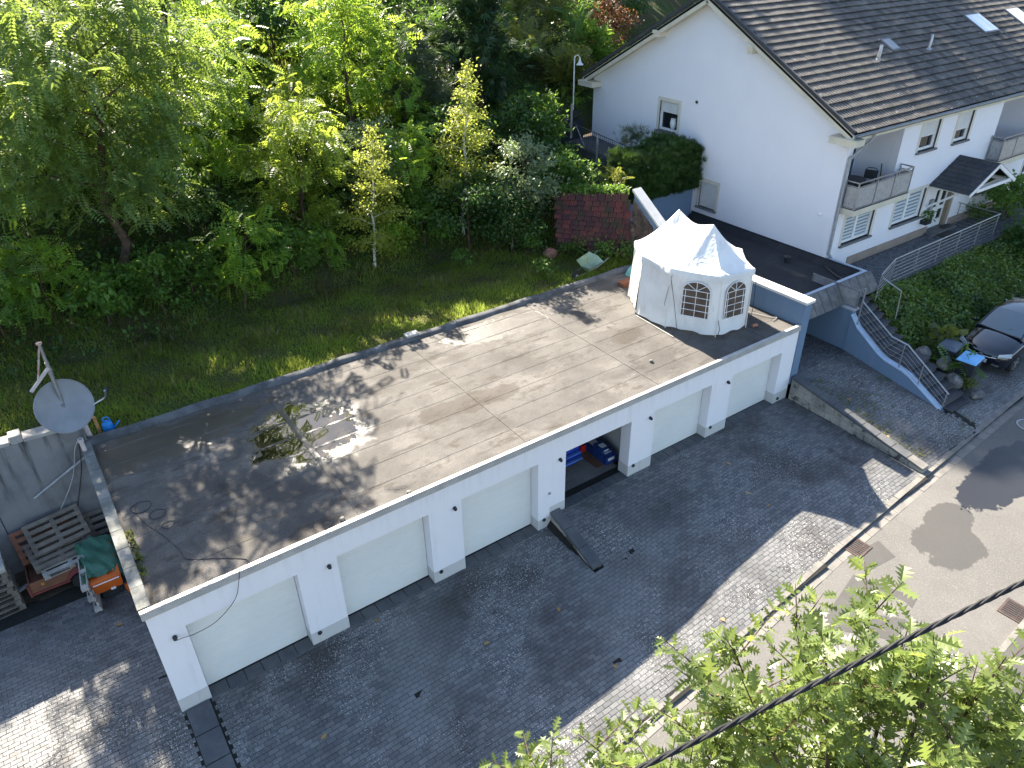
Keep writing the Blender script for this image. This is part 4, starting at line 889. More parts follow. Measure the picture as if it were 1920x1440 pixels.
rest = tl[300:]; meshobj('roof_tile', scatter_mesh('roof_tile', tmb.v, tmb.f, np.array([list(m.translation) for m in rest]), np.array([[list(r[:3]) for r in m.to_3x3()] for m in rest]), np.ones(len(rest)), TILE), ro, 'stuff')
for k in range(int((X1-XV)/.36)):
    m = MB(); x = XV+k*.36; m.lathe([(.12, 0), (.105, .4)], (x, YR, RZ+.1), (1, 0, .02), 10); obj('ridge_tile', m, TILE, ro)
m = MB()
for s in (1, -1):
    a = Vector((XV-.03, YE-.02, ZE+.05)) if s > 0 else Vector((XV-.03, 2*YR-YE+.02, ZE+.05)); b = Vector((XV-.03, YR, RZ+.2)); m.bar(a, b, .09, .11)
obj('verge_tile', m, SLATE, ro)
m = MB()
for s in (1, -1):
    e = YE if s > 0 else 2*YR-YE; m.bar((XV+.03, e+.02*s, ZE-.17), (XV+.03, YR, RZ-.06), .05, .22); m.hexa([(XV+.06, e, ZE-.24), (X0, e, ZE-.24), (X0, YR, RZ-.14), (XV+.06, YR, RZ-.14), (XV+.06, e, ZE-.2), (X0, e, ZE-.2), (X0, YR, RZ-.1), (XV+.06, YR, RZ-.1)])
obj('bargeboard', m, CREAM, ro)
for y, z in ((11.0, 9.15), (6.5, 9.05)):
    m = MB(); m.box(XV-.1, X0, y-.1, y+.1, z, z+.22); m.box(XV-.14, XV-.1, y-.12, y+.12, z+.14, z+.26); obj('purlin_end', m, CREAM, ro, bevel=.008)
for y0, y1 in ((1.95, 2.9), (14.5, 15.45)):
    m = MB(); m.box(XV-.12, X0-.005, y0, y1, 6.84, 7.02); m.box(XV-.14, X0-.004, y0-.02, y1+.02, 7.022, 7.05); obj('eaves_box', m, CREAM, ro, bevel=.006)
m = MB(); m.box(X0, X1, YE+.0, Y0-.002, 6.98, 7.06); obj('soffit', m, CREAM, ro)
gut = MB(); P = []
for x in frange(XV-.05, X1, .5): P.append([(x, YE-.1+.075*math.cos(t), ZE-.02+.075*math.sin(t)) for t in [math.pi+math.pi*k/8 for k in range(9)]])
gut.grid(P); gut.tube([(XV-.05, YE-.175, ZE-.02), (X1, YE-.175, ZE-.02)], .012, 6); obj('gutter', gut, ZINC, ro, smooth=True)
m = MB(); m.tube(smoothpath([(23.5, 2.05, 7.15), (23.5, 2.06, 6.95), (23.35, 2.2, 6.72), (23.05, 2.36, 6.35), (22.98, 2.38, 6.1), (22.98, 2.38, 3.3), (22.98, 2.38, 3.1), (23.12, 2.3, 2.85), (23.15, 2.3, 2.6)]), .045, 10); obj('downpipe', m, ZINC, ro, smooth=True)
def onroof(x, y): return Vector((x, y, ZE+(y-YE)*(RZ+.12-ZE)/(YR-YE)))
def skylight(x0, x1, y0, y1, m_, lab=None):
    s = obj('skylight', (lambda m: (m.ext([onroof(x0, y0)+nr*.0, onroof(x1, y0), onroof(x1, y1), onroof(x0, y1)], nr*.15), m)[1])(MB()), GREYS, ro)
    g_ = MB(); e = .06; g_.ext([onroof(x0+e, y0+e)+nr*.151, onroof(x1-e, y0+e)+nr*.151, onroof(x1-e, y1-e)+nr*.151, onroof(x0+e, y1-e)+nr*.151], nr*.006); obj('pane', g_, m_, s)
SKYG = glass_mat('skylight_blind', (.55, .56, .56), .12)
skylight(28.2, 28.75, 4.85, 5.45, simple('grey_vent_glass', (.2, .21, .22), (.25, .25, .26), 8., .3)); skylight(34.8, 35.95, 4.93, 6.0, SKYG); skylight(38.1, 39.2, 4.93, 6.0, SKYG)
for x, y in ((27.05, 4.62), (30.4, 4.7)):
    p = onroof(x, y); m = MB(); m.tube([p, p+Vector((0, 0, .3))+nr*.08, p+Vector((.05, 0, .55))], [.07, .055, .055], 10); m.lathe([(.16, 0), (.1, .06), (.06, .1)], p+nr*.02, nr, 12); obj('vent_pipe', m, STEEL, ro, smooth=True)
# cobbled walkway before the house
COB = simple('grey_cobble', (.15, .155, .165), (.09, .093, .1), 6., .75, .4, fine=50)
wk = sheet('walkway', frange(22.6, 42, .5), [.62, 1.2, 1.8, 2.46], lambda x, y: 2.28, JOINT, .0)
m = MB(); m.box(23.25, 42, .55, .64, 1.6, 2.33); obj('walkway_edge', m, CONC, wk, kind='structure')
cp = [(22.65+.125*(i+.5*(j % 2)), .70+.125*j) for i in range(155) for j in range(14)]; cp = [p for p in cp if p[1] < 2.4 and not (p[0] < 23.15 and p[1] > .95)]
cmb = MB(); cmb.add([(-.055, -.055, 0), (.055, -.055, 0), (.055, .055, 0), (-.055, .055, 0), (-.04, -.04, .03), (.04, -.04, .03), (.04, .04, .03), (-.04, .04, .03)], [(4, 5, 6, 7), (0, 1, 5, 4), (1, 2, 6, 5), (2, 3, 7, 6), (3, 0, 4, 7)])
P = np.array([(x+random.gauss(0, .006), y+random.gauss(0, .006), 2.285+random.gauss(0, .003)) for x, y in cp]); a = rng.normal(0, .12, len(P)); R = np.zeros((len(P), 3, 3)); R[:, 0, 0] = np.cos(a); R[:, 1, 1] = np.cos(a); R[:, 0, 1] = -np.sin(a); R[:, 1, 0] = np.sin(a); R[:, 2, 2] = 1
meshobj('cobble', scatter_mesh('cobble', cmb.v, cmb.f, P, R, np.ones(len(P)), COB), wk, 'stuff')
# ---------------------------------------------------------------- white party tent on the garage roof
te = thing('party_tent', 'white two-peaked party tent with arched windows standing on the garage roof', 'tent', (16.5, 2.8, 2.715))
C8 = [(15.13, 3.5), (15.12, 2.32), (15.85, 1.05), (17.0, .9), (17.87, 2.1), (17.88, 3.3), (17.15, 4.6), (15.78, 4.5)]
PK = [(16.5, 3.5, 5.72), (16.47, 2.12, 5.66)]; ZEV = 4.6
def lerp(a, b, t): return tuple(x+(y-x)*t for x, y in zip(a, b))
def spine(p):
    ab = Vector(PK[1][:2])-Vector(PK[0][:2]); t = min(1, max(0, (Vector(p)-Vector(PK[0][:2])).dot(ab)/ab.length_squared)); q = lerp(PK[0], PK[1], t)
    return (q[0], q[1], q[2]-.2*math.sin(math.pi*t))
per = []
for i in range(8):
    a, b = C8[i], C8[(i+1) % 8]; c = Vector((16.5, 2.8))
    for k in range(8):
        t = k/8; p = Vector(lerp(a, b, t)); sag = math.sin(math.pi*t); p = p+(c-p)*.035*sag; per.append((p.x, p.y, ZEV-.05*sag))
per.append(per[0]); P = []
for e in per:
    s = spine(e[:2]); row = []
    for k in range(11):
        t = k/10; xy = lerp(s[:2], e[:2], t); ff = (1-t)**1.45; row.append((xy[0], xy[1], e[2]+(s[2]-e[2])*ff+.008*math.sin(xy[0]*9+xy[1]*7)))
    row.append((e[0]+(e[0]-16.5)*.012, e[1]+(e[1]-2.8)*.012, e[2]-.04)); row.append((e[0]+(e[0]-16.5)*.008, e[1]+(e[1]-2.8)*.008, e[2]-.2+.012*math.sin(e[0]*20+e[1]*23)))
    P.append(row)
mb = MB(); mb.grid(P); obj('tent_roof', mb, TENT, te, smooth=True)
for i in range(8):
    a, b = Vector(C8[i]), Vector(C8[(i+1) % 8]); d = (b-a); L = d.length; d.normalize(); nrm = Vector((d.y, -d.x)); nrm = nrm if nrm.dot((a+b)/2-Vector((16.5, 2.8))) > 0 else -nrm
    def wp(u, z, o): # point on the wall: u metres along, o outward
        q = a+d*u+nrm*(o+.0*z); k = (z-2.74)/1.8; q = q+(Vector((16.5, 2.8))-q)*(.02*k+.03*math.sin(math.pi*u/L)*k); return (q.x, q.y, z)
    mb = MB(); rows = []
    nu = 18
    for r in range(9):
        t = r/8; row = []
        for k in range(nu+1):
            u = L*k/nu; z = 2.735+.035*abs(math.sin(u*5+i))*(1-t)+(ZEV-.05-2.735)*t; fold = .022*math.sin(u*(9+i)+i*2)*(1-t*.8)+.03*math.sin(u*4+3*i)*(1-t)
            row.append(wp(u, z, fold+(.06*(1-t) if i in (0, 7) else 0)))
        rows.append(row)
    mb.grid(rows); wl = obj('wall_panel', mb, TENT, te, smooth=True)
    mb = MB(); mb.tube([wp(.02, 2.72, .02), wp(.02, ZEV-.12, .03)], .012, 5); obj('corner_seam', mb, CLOTH, te)
    if i in (1, 2, 4, 5):              # arched window
        c0, hw, z0, z1 = L*(.56 if i == 1 else .5), .40 if i == 1 else .36, 3.25, 4.05; mb = MB(); n = 14
        arc = [(c0+hw*math.cos(math.pi*k/n), z1+.26*math.sin(math.pi*k/n)) for k in range(n+1)]
        pts = [(c0-hw, z0), (c0+hw, z0)]+arc; wn_ = MB(); wn_.ext([wp(u, z, .045) for u, z in pts], tuple(Vector(wp(c0, z0, .057))-Vector(wp(c0, z0, .045)))); wi = obj('tent_window', wn_, TWIN, wl) if False else None
        wi = obj('tent_window', wn_, simple('tent_window_film', (.045, .03, .025), (.09, .065, .05), 3.5, .3, .6, bump=.002) if 'tent_window_film' not in bpy.data.materials else bpy.data.materials['tent_window_film'], wl)
        mb = MB()
        bars = [((c0, z0), (c0, z1+.26)), ((c0-hw*.8, z0), (c0-hw*.8, z1)), ((c0+hw*.8, z0), (c0+hw*.8, z1)), ((c0, z1), (c0-hw*.72, z1+.19)), ((c0, z1), (c0+hw*.72, z1+.19))]+[((c0-hw, z0+(z1-z0)*q/4), (c0+hw, z0+(z1-z0)*q/4)) for q in range(1, 5)]
        for p, q in bars: mb.tube([wp(p[0], p[1], .062), wp((p[0]+q[0])/2, (p[1]+q[1])/2, .062), wp(q[0], q[1], .062)], .011, 5)
        mb.tube([wp(u, z, .06) for u, z in pts+[pts[0]]], .014, 5); obj('window_bars', mb, CLOTH, wl)
mb = MB(); mb.tube([(15.16, 2.36, 4.45), (15.17, 2.1, 3.6), (15.25, 1.95, 2.75)], .008, 5); mb.tube([(15.15, 2.26, 4.45), (15.12, 2.42, 3.5), (15.14, 2.42, 2.73)], .006, 5); mb.tube([(15.8, .95, 3.3), (15.88, .93, 3.0), (15.85, .95, 2.73)], .01, 5); mb.tube([(17.05, .84, 4.4), (17.1, .82, 3.4), (17.05, .82, 2.73)], .01, 5); obj('tension_cord', mb, BLACK, te)
mb = MB(); mb.lathe([(.045, 0), (.05, .02), (.05, .16), (.03, .18)], (17.2, .8, 2.76), (1, -.25, 0), 10); tag(obj('clay_weight', mb, simple('terracotta', (.45, .2, .12), (.38, .17, .1), 5.), smooth=True), 'small terracotta weight lying by the right corner of the tent', 'weight')
mb = MB(); mb.bar((14.98, 3.4, 2.72), (14.9, 1.75, 2.72), .03, .02); tag(obj('thin_batten', mb, WOODP), 'thin pale batten lying on the roof along the left side of the tent', 'batten')
mb = MB(); mb.tube(smoothpath([(17.6, 1.9, 2.73), (17.9, 1.4, 2.74), (18.1, .9, 2.74), (18.25, .75, 2.74), (18.0, .7, 2.74)]), .012, 5); tag(obj('guy_line', mb, ROPE), 'loose pale cord lying on the roof between tent and blue wall', 'cord')
TEAL = simple('teal_plastic', (.16, .38, .35), (.1, .28, .27), 6., .45)
mb = MB(); mb.grid([[(17.0+.24*math.cos(t)*r*(1+.2*math.sin(3*t)), 5.75+.2*math.sin(t)*r, 2.72+.34*(1-r**2)+.03*math.sin(5*t)*r) for t in [2*math.pi*k/14 for k in range(15)]] for r in (.02, .4, .75, .95, 1.0)]); tag(obj('plastic_bag', mb, TEAL, smooth=True), 'crumpled teal plastic bag behind the left corner of the tent', 'bag')
t = thing('brown_crate', 'low dark brown crate behind the left corner of the tent', 'crate', (16.2, 5.3, 2.71)); mb = MB(); mb.box(16.0, 16.5, 5.1, 5.4, 2.71, 2.84); obj('crate_body', mb, WOODR, t, bevel=.01)
mb = MB()
for k in range(4): mb.box(16.0, 16.5, 5.11+.075*k, 5.17+.075*k, 2.842, 2.86)
obj('crate_slats', mb, WOODR, t)

# ---------------------------------------------------------------- bank faced with old red roof tiles
tb = thing('tile_bank', 'bank faced with rows of old dark red ribbed tiles left of the blue wall', 'tile facing', (17.2, 8, 2.8))
BL, BRp, TLp, TR = Vector((16.12, 8.86, 3.0)), Vector((18.24, 7.05, 2.7)), Vector((16.75, 9.85, 4.52)), Vector((18.28, 7.55, 4.78))
mb = MB(); bk_ = Vector((.08, .09, -.04)); mb.grid([[BL.lerp(BRp, i/6).lerp(TLp.lerp(TR, i/6), j/6)+bk_ for j in range(7)] for i in range(7)]); mb.add([BL+bk_, BRp+bk_, TR+bk_, TLp+bk_, TLp+Vector((.5, .6, 0)), TR+Vector((.05, .9, 0)), BL+Vector((1, 1, 0)), BRp+Vector((.1, 1, 0))], [(3, 2, 5, 4), (0, 3, 4, 6), (1, 7, 5, 2)]); obj('earth_core', mb, SOIL, tb)
REDT = (lambda g: g.done(g.bsdf(g.mix(g.mix((.12, .036, .032), (.045, .023, .025), g.n('ShaderNodeObjectInfo').outputs['Random']), (.03, .045, .02), g.math('MULTIPLY', g.stp(g.noise(1.6, 5., .65), .48, .68), .75)), .8, .3, bump=g.noise(50., 3.), dist=.008)))(G('old_red_tile'))
tm = MB(); n = 8; pr = [(-.128+.256*k/n, .009*(k % 2)) for k in range(n+1)]
tm.add([(u, -.14, h+.012) for u, h in pr]+[(u, .13, h) for u, h in pr]+[(u, -.14-.012*(k % 3 == 1), h-.014) for k, (u, h) in enumerate(pr)], [(k, k+1, n+2+k, n+1+k) for k in range(n)]+[(2*n+2+k, 2*n+3+k, k+1, k) for k in range(n)]); tme2 = meshdata('facing_tile', tm, REDT)
RW, CLm = 11, 10
for r in range(RW):
    for c in range(CLm):
        u = (c+.5+(.25 if r % 2 else -.0)+.0)/CLm; v = (r+.45)/RW
        if u > 1.02 or (r == 0 and c < 4) : continue
        f = lambda u, v: BL.lerp(BRp, u).lerp(TLp.lerp(TR, u), v)
        p = f(u, v); X = (f(u+.05, v)-f(u-.05, v)).normalized(); Yv = (f(u, v+.05)-f(u, v-.05)).normalized(); Z = X.cross(Yv).normalized()
        if Z.y > 0: Z = -Z
        Yv = Z.cross(X); a = random.gauss(0, .06); X2 = (X*math.cos(a)+Yv*math.sin(a)); Y2 = Z.cross(X2); Z2 = (Z+Yv*(-.12)*0+X*random.gauss(0, .05)).normalized()
        p = p+Z*(.02+random.random()*.02); M4 = Matrix(((X2.x, Y2.x, Z.x, p.x), (X2.y, Y2.y, Z.y, p.y), (X2.z, Y2.z, Z.z, p.z), (0, 0, 0, 1))) @ Matrix.Rotation(-.16+random.gauss(0, .05), 4, 'X')
        inst('tile', tme2, tb, M4)
mb = MB(); mb.lathe([(.1, 0), (.11, .6), (.09, 1.2)], (18.2, 6.98, 2.65), (.05, .2, 1), 8); tag(obj('stone_post', mb, RUBBLE), 'narrow grey stone post at the right end of the red tile bank', 'post')
def rock(name, label, c, r, m, group=None, seed=0):
    R_ = random.Random(seed); mb = MB(); ph = [R_.uniform(0, 6) for _ in range(6)]; rows = []
    for i in range(9):
        th = math.pi*i/8; rows.append([(c[0]+r[0]*math.sin(th)*math.cos(p)*(1+.16*math.sin(3*p+ph[0])+.12*math.sin(2*th*2+ph[1])), c[1]+r[1]*math.sin(th)*math.sin(p)*(1+.14*math.sin(2*p+ph[2])), c[2]+r[2]*math.cos(th)*(1+.12*math.sin(2*p+ph[3]))) for p in [2*math.pi*k/12 for k in range(13)]])
    mb.grid(rows); o = obj(name, mb, m, None, smooth=True, at=(c[0], c[1], c[2]-r[2])); return tag(o, label, 'stone', group)
SANDST = simple('red_sandstone', (.28, .13, .1), (.18, .09, .07), 4., .9, .2, fine=20, bump=.02)
ROCKM = simple('garden_rock', (.22, .21, .2), (.1, .1, .1), 4., .9, .2, fine=18, famt=.4, bump=.03)
rock('sandstone_block', 'reddish sandstone lump in the grass in front of the tile bank', (15.75, 8.7, 2.78), (.28, .22, .24), SANDST, seed=3)
rock('garden_boulder', 'pale rounded boulder beside the stair foot below the ivy', (22.95, -2.35, .95), (.24, .22, .26), ROCKM, seed=4)
rock('garden_boulder', 'dark mossy boulder nearest the bottom step of the stairs', (22.75, -2.85, .62), (.3, .26, .24), ROCKM, seed=5)
rock('garden_boulder', 'flat grey boulder on the paving beside the bottom step', (22.95, -3.55, .42), (.24, .18, .12), ROCKM, seed=6)
rock('garden_boulder', 'dark boulder half way up beside the stairs under the ivy', (22.8, -1.7, 1.1), (.25, .22, .2), ROCKM, seed=7)

# wheelbarrow tipped on the grass
wb = thing('wheelbarrow', 'pale green wheelbarrow tipped against the rear roof edge on the grass', 'wheelbarrow', (16.05, 6.95, 2.62))
GREENP = simple('pale_green_paint', (.28, .38, .27), (.2, .29, .2), 4., .5)
Q = lambda u, v, h: (16.05+u*.94-v*.3, 7.0+u*.3+v*.8+h*-.25, 2.72+h*.85+v*.35)
mb = MB(); rim = [(-.42, -.3), (.45, -.34), (.55, 0), (.45, .34), (-.42, .3), (-.55, 0)]; bot = [(-.2, -.17), (.2, -.2), (.25, 0), (.2, .2), (-.2, .17), (-.24, 0)]
rr = [Q(u, v, .42) for u, v in rim]; bb = [Q(u, v, .08) for u, v in bot]; r2_ = [Q(u*.95, v*.95, .41) for u, v in rim]; b2_ = [Q(u*.9, v*.9, .12) for u, v in bot]
n = 6; mb.add(rr+bb+r2_+b2_, [(i, (i+1) % n, n+(i+1) % n, n+i) for i in range(n)]+[(2*n+(i+1) % n, 2*n+i, 3*n+i, 3*n+(i+1) % n) for i in range(n)]+[(i, 2*n+i, 2*n+(i+1) % n, (i+1) % n) for i in range(n)]+[tuple(range(n, 2*n)), tuple(range(3*n, 4*n))]); obj('tub', mb, GREENP, wb)
mb = MB(); wc = Vector(Q(-.72, 0, .0)); mb.lathe([(.1, -.045), (.19, -.05), (.21, 0), (.19, .05), (.1, .045)], wc, (.3, -.9, .1), 18); obj('wheel', mb, RUBBER, wb, smooth=True)
mb = MB(); mb.lathe([(.1, -.03), (.03, -.06), (.03, .06), (.1, .03)], wc, (.3, -.9, .1), 12); obj('rim', mb, ZINC, wb)
mb = MB()
for s in (-1, 1): mb.tube([wc+Vector((.02, .08*s, 0)), Q(-.2, .16*s, .06), Q(.3, .22*s, .1), Q(.95, .26*s, .32)], .018, 6); mb.tube([Q(.3, .22*s, .1), Q(.36, .22*s, -.12)], .016, 6)
obj('frame', mb, STEEL, wb)

# ---------------------------------------------------------------- path railing, lamp and posts behind the hedge
rl = thing('path_railing', 'dark metal baluster railing along the path beside the white gable', 'railing', (21.4, 12.2, 4.4))
za = lambda y: 5.14+.085*(y-10)
mb = MB(); mb.tube([(21.4, 14.5, za(14.5)), (21.4, 9.3, za(9.3))], .02, 6); mb.tube([(21.4, 14.5, za(14.5)-.8), (21.4, 9.3, za(9.3)-.8)], .016, 6); mb.tube([(21.4, 9.3, za(9.3)), (22.85, 9.25, za(9.3))], .02, 6); mb.tube([(21.4, 9.3, za(9.3)-.8), (22.85, 9.25, za(9.3)-.8)], .016, 6); obj('rails', mb, DSTEEL, rl)
bm_ = MB(); bm_.tube([(0, 0, 0), (0, 0, .8)], .009, 5); bme = meshdata('baluster', bm_, DSTEEL)
for k in range(41): y = 14.45-k*.125; inst('baluster', bme, rl, Matrix.Translation((21.4, y, za(y)-.8)))
for k in range(11): inst('baluster', bme, rl, Matrix.Translation((21.5+k*.125, 9.28, za(9.3)-.8)))
mb = MB(); mb.bar((21.4, 14.3, za(14.3)-.05), (21.4, 13.7, za(13.7)-.75), .03, .04); obj('stay', mb, ZINC, rl)
for (y, z0, z1), lab in zip(((14.55, 4.9, 6.3), (12.8, 3.9, 5.3), (12.05, 3.6, 5.0)), ('tall weathered wooden post at the far end of the path railing', 'weathered wooden post under the middle of the path railing', 'weathered wooden post nearest the hedge under the path railing')):
    mb = MB(); mb.lathe([(.05, 0), (.045, z1-z0), (.02, z1-z0+.02)], (21.33, y, z0), (0, 0, 1), 8); tag(obj('wooden_post', mb, WOODP), lab, 'post', 'wooden posts along the path')
mb = MB(); mb.hexa([(21.35, 9.1, 3.5), (22.88, 9.1, 3.5), (22.88, 14.9, 3.5), (21.35, 14.9, 3.5), (21.35, 9.1, za(9.1)-.84), (22.88, 9.1, za(9.1)-.84), (22.88, 14.9, za(14.9)-.84), (21.35, 14.9, za(14.9)-.84)]); obj('path', mb, CONC, None, kind='structure')
lp = thing('path_lamp', 'slim white post lamp with bell shade by the rear house corner', 'lamp', (22.35, 15.7, 5.7))
mb = MB(); c0 = Vector((22.35, 15.7, 5.75)); pts = [c0, c0+Vector((0, 0, 2.1))]+[c0+Vector((.11*(1-math.cos(t)), -.05*(1-math.cos(t)), 2.1+.17*math.sin(t))) for t in [math.pi*k/8 for k in range(1, 9)]]
mb.tube(pts, .028, 8); obj('pole', mb, WHITE, lp, smooth=True)
mb = MB(); e = pts[-1]; mb.lathe([(.03, .02), (.05, -.05), (.08, -.14), (.16, -.22), (.155, -.23)], e, (0, 0, 1), 16); obj('lamp_shade', mb, WHITE, lp, smooth=True)
mb = MB(); mb.bar((20.6, 14.6, 5.5), (22.2, 15.3, 5.75), .25, .18); mb.box(20.7, 22.3, 14.9, 15.4, 4.6, 5.5); tag(obj('timber_beam', mb, BLACK), 'dark timber beam and retaining boards at the back of the path', 'beam')
pl = thing('hanging_planter', 'dark trough of thin wispy plants hanging on the path railing', 'planter', (21.45, 10.9, 5.0)); mb = MB(); mb.box(21.42, 21.62, 10.5, 11.3, 4.95, 5.14); obj('trough', mb, BLACK, pl, bevel=.01)

# ---------------------------------------------------------------- parked dark car
car = thing('parked_car', 'dark navy hatchback parked on the paving beside the ivy bank', 'car', (26.3, -2.68, .4))
PAINT = (lambda g: g.done(g.bsdf((.003, .0045, .009), .1, .6, Coat_Weight=1.0, Coat_Roughness=.03)))(G('car_paint'))
CX, CY, CZ = 24.45, -2.68, .42
def cp_(x, y, z): return (CX+x, CY+y+.03*x, CZ+z+.018*x)
st = [(0, .60, .28, .50, .54), (.04, .70, .20, .58, .64), (.14, .78, .17, .66, .73), (.32, .82, .16, .74, .81), (.9, .84, .16, .84, .94), (1.2, .845, .16, .88, .98), (2.0, .85, .16, .92, .99), (3.2, .845, .16, .95, .99), (3.7, .82, .2, .94, .97), (3.88, .76, .3, .82, .86), (3.93, .68, .4, .6, .66)]
def sec(w, zl, zb, zc): return [(-.88*w, zl), (-.98*w, zl+.12), (-w, (zl+zb)/2), (-.985*w, zb-.06), (-.93*w, zb), (-.7*w, zc-.02), (-.35*w, zc+.005), (0, zc+.015)]
mb = MB(); P = []
for x, w_, zl, zb, zc in st:
    h = sec(w_, zl, zb, zc); full = h+[(-a, b) for a, b in reversed(h[:-1])]; P.append([cp_(x+(.06*(abs(a)/w_)**2.5*2.2 if x < .5 else 0), a, b) for a, b in full])
mb.grid(P); n = len(P[0]); mb.add(P[0], [tuple(range(n))]); mb.add(P[-1], [tuple(range(n-1, -1, -1))]); obj('body', mb, PAINT, car, smooth=True)
cb = [(1.0, .70, .97), (1.25, .66, 1.13), (1.55, .62, 1.29), (1.85, .585, 1.405), (2.3, .585, 1.455), (2.9, .58, 1.445), (3.4, .56, 1.37), (3.65, .58, 1.2), (3.82, .64, .98)]
def cs(x, w_, z): return [cp_(x, -.775, .93), cp_(x, -w_-.02, z-.06), cp_(x, -w_*.93, z-.01), cp_(x, -w_*.5, z+.015), cp_(x, 0, z+.022), cp_(x, w_*.5, z+.015), cp_(x, w_*.93, z-.01), cp_(x, w_+.02, z-.06), cp_(x, .775, .93)]
R8 = [cs(*q) for q in cb]
mb = MB(); mb.grid([r[2:7] for r in R8[3:7]]); mb.grid([r[1:3] for r in R8]); mb.grid([r[6:8] for r in R8]); obj('roof_panel', mb, PAINT, car, smooth=True)
CGL = glass_mat('car_glass', (.07, .10, .115), .05)
mb = MB(); mb.grid([r[2:7] for r in R8[0:4]]); obj('windscreen', mb, CGL, car, smooth=True)
mb = MB(); mb.grid([r[2:7] for r in R8[6:]]); obj('rear_window', mb, CGL, car, smooth=True)
for sl2 in (slice(0, 2), slice(7, 9)):
    mb = MB(); mb.grid([r[sl2] for r in R8]); obj('side_window', mb, CGL, car, smooth=True)
mb = MB()
for s in (-1, 1): mb.tube([cp_(x, s*(w_+.015), z-.04) for x, w_, z in cb[:4]], .03, 6); mb.tube([cp_(2.45, s*.8, .9), cp_(2.5, s*.61, 1.42)], .035, 6)
obj('pillar', mb, PAINT, car, smooth=True)
mb = MB(); mb.bar(cp_(1.02, -.66, .985), cp_(1.02, .66, .985), .05, .03); mb.tube([cp_(1.04, .3, 1.0), cp_(1.2, -.3, 1.11)], .01, 5); obj('wiper_cowl', mb, BLACK, car)
SEAT = simple('steering_wheel', (.02, .02, .02)); 
HL = glass_mat('headlight_glass', (.30, .33, .34), .08)
for s in (-1, 1):
    mb = MB(); q = [cp_(.1, s*.50, .585), cp_(.13, s*.5, .665), cp_(.36, s*.79, .735), cp_(.30, s*.815, .62)]; mb.ext(q, Vector((-.035, .012*s, .01))); obj('headlight', mb, HL, car)
    mb = MB(); mb.box(*sorted((cp_(.0, s*.42, 0)[0]-.012, cp_(.05, s*.42, 0)[0])), *sorted((CY+s*.42, CY+s*.62)), CZ+.315, CZ+.345); obj('fog_light', mb, STEEL, car)
    mb = MB(); mb.lathe([(.02, 0), (.07, .03), (.06, .1), (.02, .13)], cp_(1.28, s*.86, .99), (0, s, 0), 10); obj('mirror', mb, PAINT, car, smooth=True)
    for x in (.72, 3.15):
        c = Vector(cp_(x, s*.77, .29)); mb = MB(); mb.lathe([(.2, -.1), (.3, -.09), (.305, .06), (.28, .09), (.2, .085)], c, (0, s, 0), 24); wh = obj('wheel', mb, RUBBER, car, smooth=True)
        mb = MB(); mb.lathe([(.2, .06), (.205, .088), (.17, .075), (.06, .085), (.02, .09)], c, (0, s, 0), 20); obj('rim', mb, STEEL, wh, smooth=True)
        mb = MB()
        for k in range(5): a = k*2*math.pi/5; mb.bar(c+Vector((0, s*.086, 0)), c+Vector((.19*math.cos(a), s*.088, .19*math.sin(a))), .05, .015, (0, s, 0))
        obj('spokes', mb, STEEL, wh)
mb = MB()
for s in (-1, 1): mb.tube([cp_(-.008, s*.06, .515), cp_(.015, s*.3, .52), cp_(.06, s*.48, .545)], .011, 6)
obj('grille_strip', mb, WHITE, car)
mb = MB(); c = Vector(cp_(-.02, 0, .525)); mb.tube([c+Vector((0, .058*math.cos(t), .058*math.sin(t))) for t in [2*math.pi*k/16 for k in range(17)]], .008, 5)
for a, b in (((-.045, .03), (-.018, -.045)), ((-.018, -.045), (0, .0)), ((0, 0), (.018, -.045)), ((.018, -.045), (.045, .03)), ((-.022, .05), (0, .008)), ((.022, .05), (0, .008))): mb.tube([c+Vector((-.004, *a)), c+Vector((-.004, *b))], .006, 4)
obj('emblem', mb, STEEL, car)
mb = MB(); mb.box(CX-.035, CX-.02, CY-.26, CY+.26, CZ+.335, CZ+.445); pla = obj('number_plate', mb, WHITE, car)
mb = MB(); mb.box(CX-.0365, CX-.0352, CY+.222, CY+.258, CZ+.338, CZ+.442); obj('plate_band', mb, BLUEPL, pla)
fc = bpy.data.curves.new('plate_text', 'FONT'); fc.body = 'TR SB 2072'; fc.size = .105; fc.align_x = 'CENTER'; fc.align_y = 'CENTER'; fc.extrude = .001; fc.materials.append(BLACK)
fo = bpy.data.objects.new('plate_text', fc); COL.objects.link(fo); bpy.context.view_layer.update(); fm = bpy.data.meshes.new_from_object(fo.evaluated_get(bpy.context.evaluated_depsgraph_get())); bpy.data.objects.remove(fo); fm.materials.clear(); fm.materials.append(BLACK)
fo = bpy.data.objects.new('plate_text', fm); COL.objects.link(fo); fo.parent = pla; fo.matrix_local = Matrix.Translation(Vector((CX-.0375, CY-.02, CZ+.388))-org(pla)) @ Matrix(((0, 0, -1, 0), (-1, 0, 0, 0), (0, 1, 0, 0), (0, 0, 0, 1)))
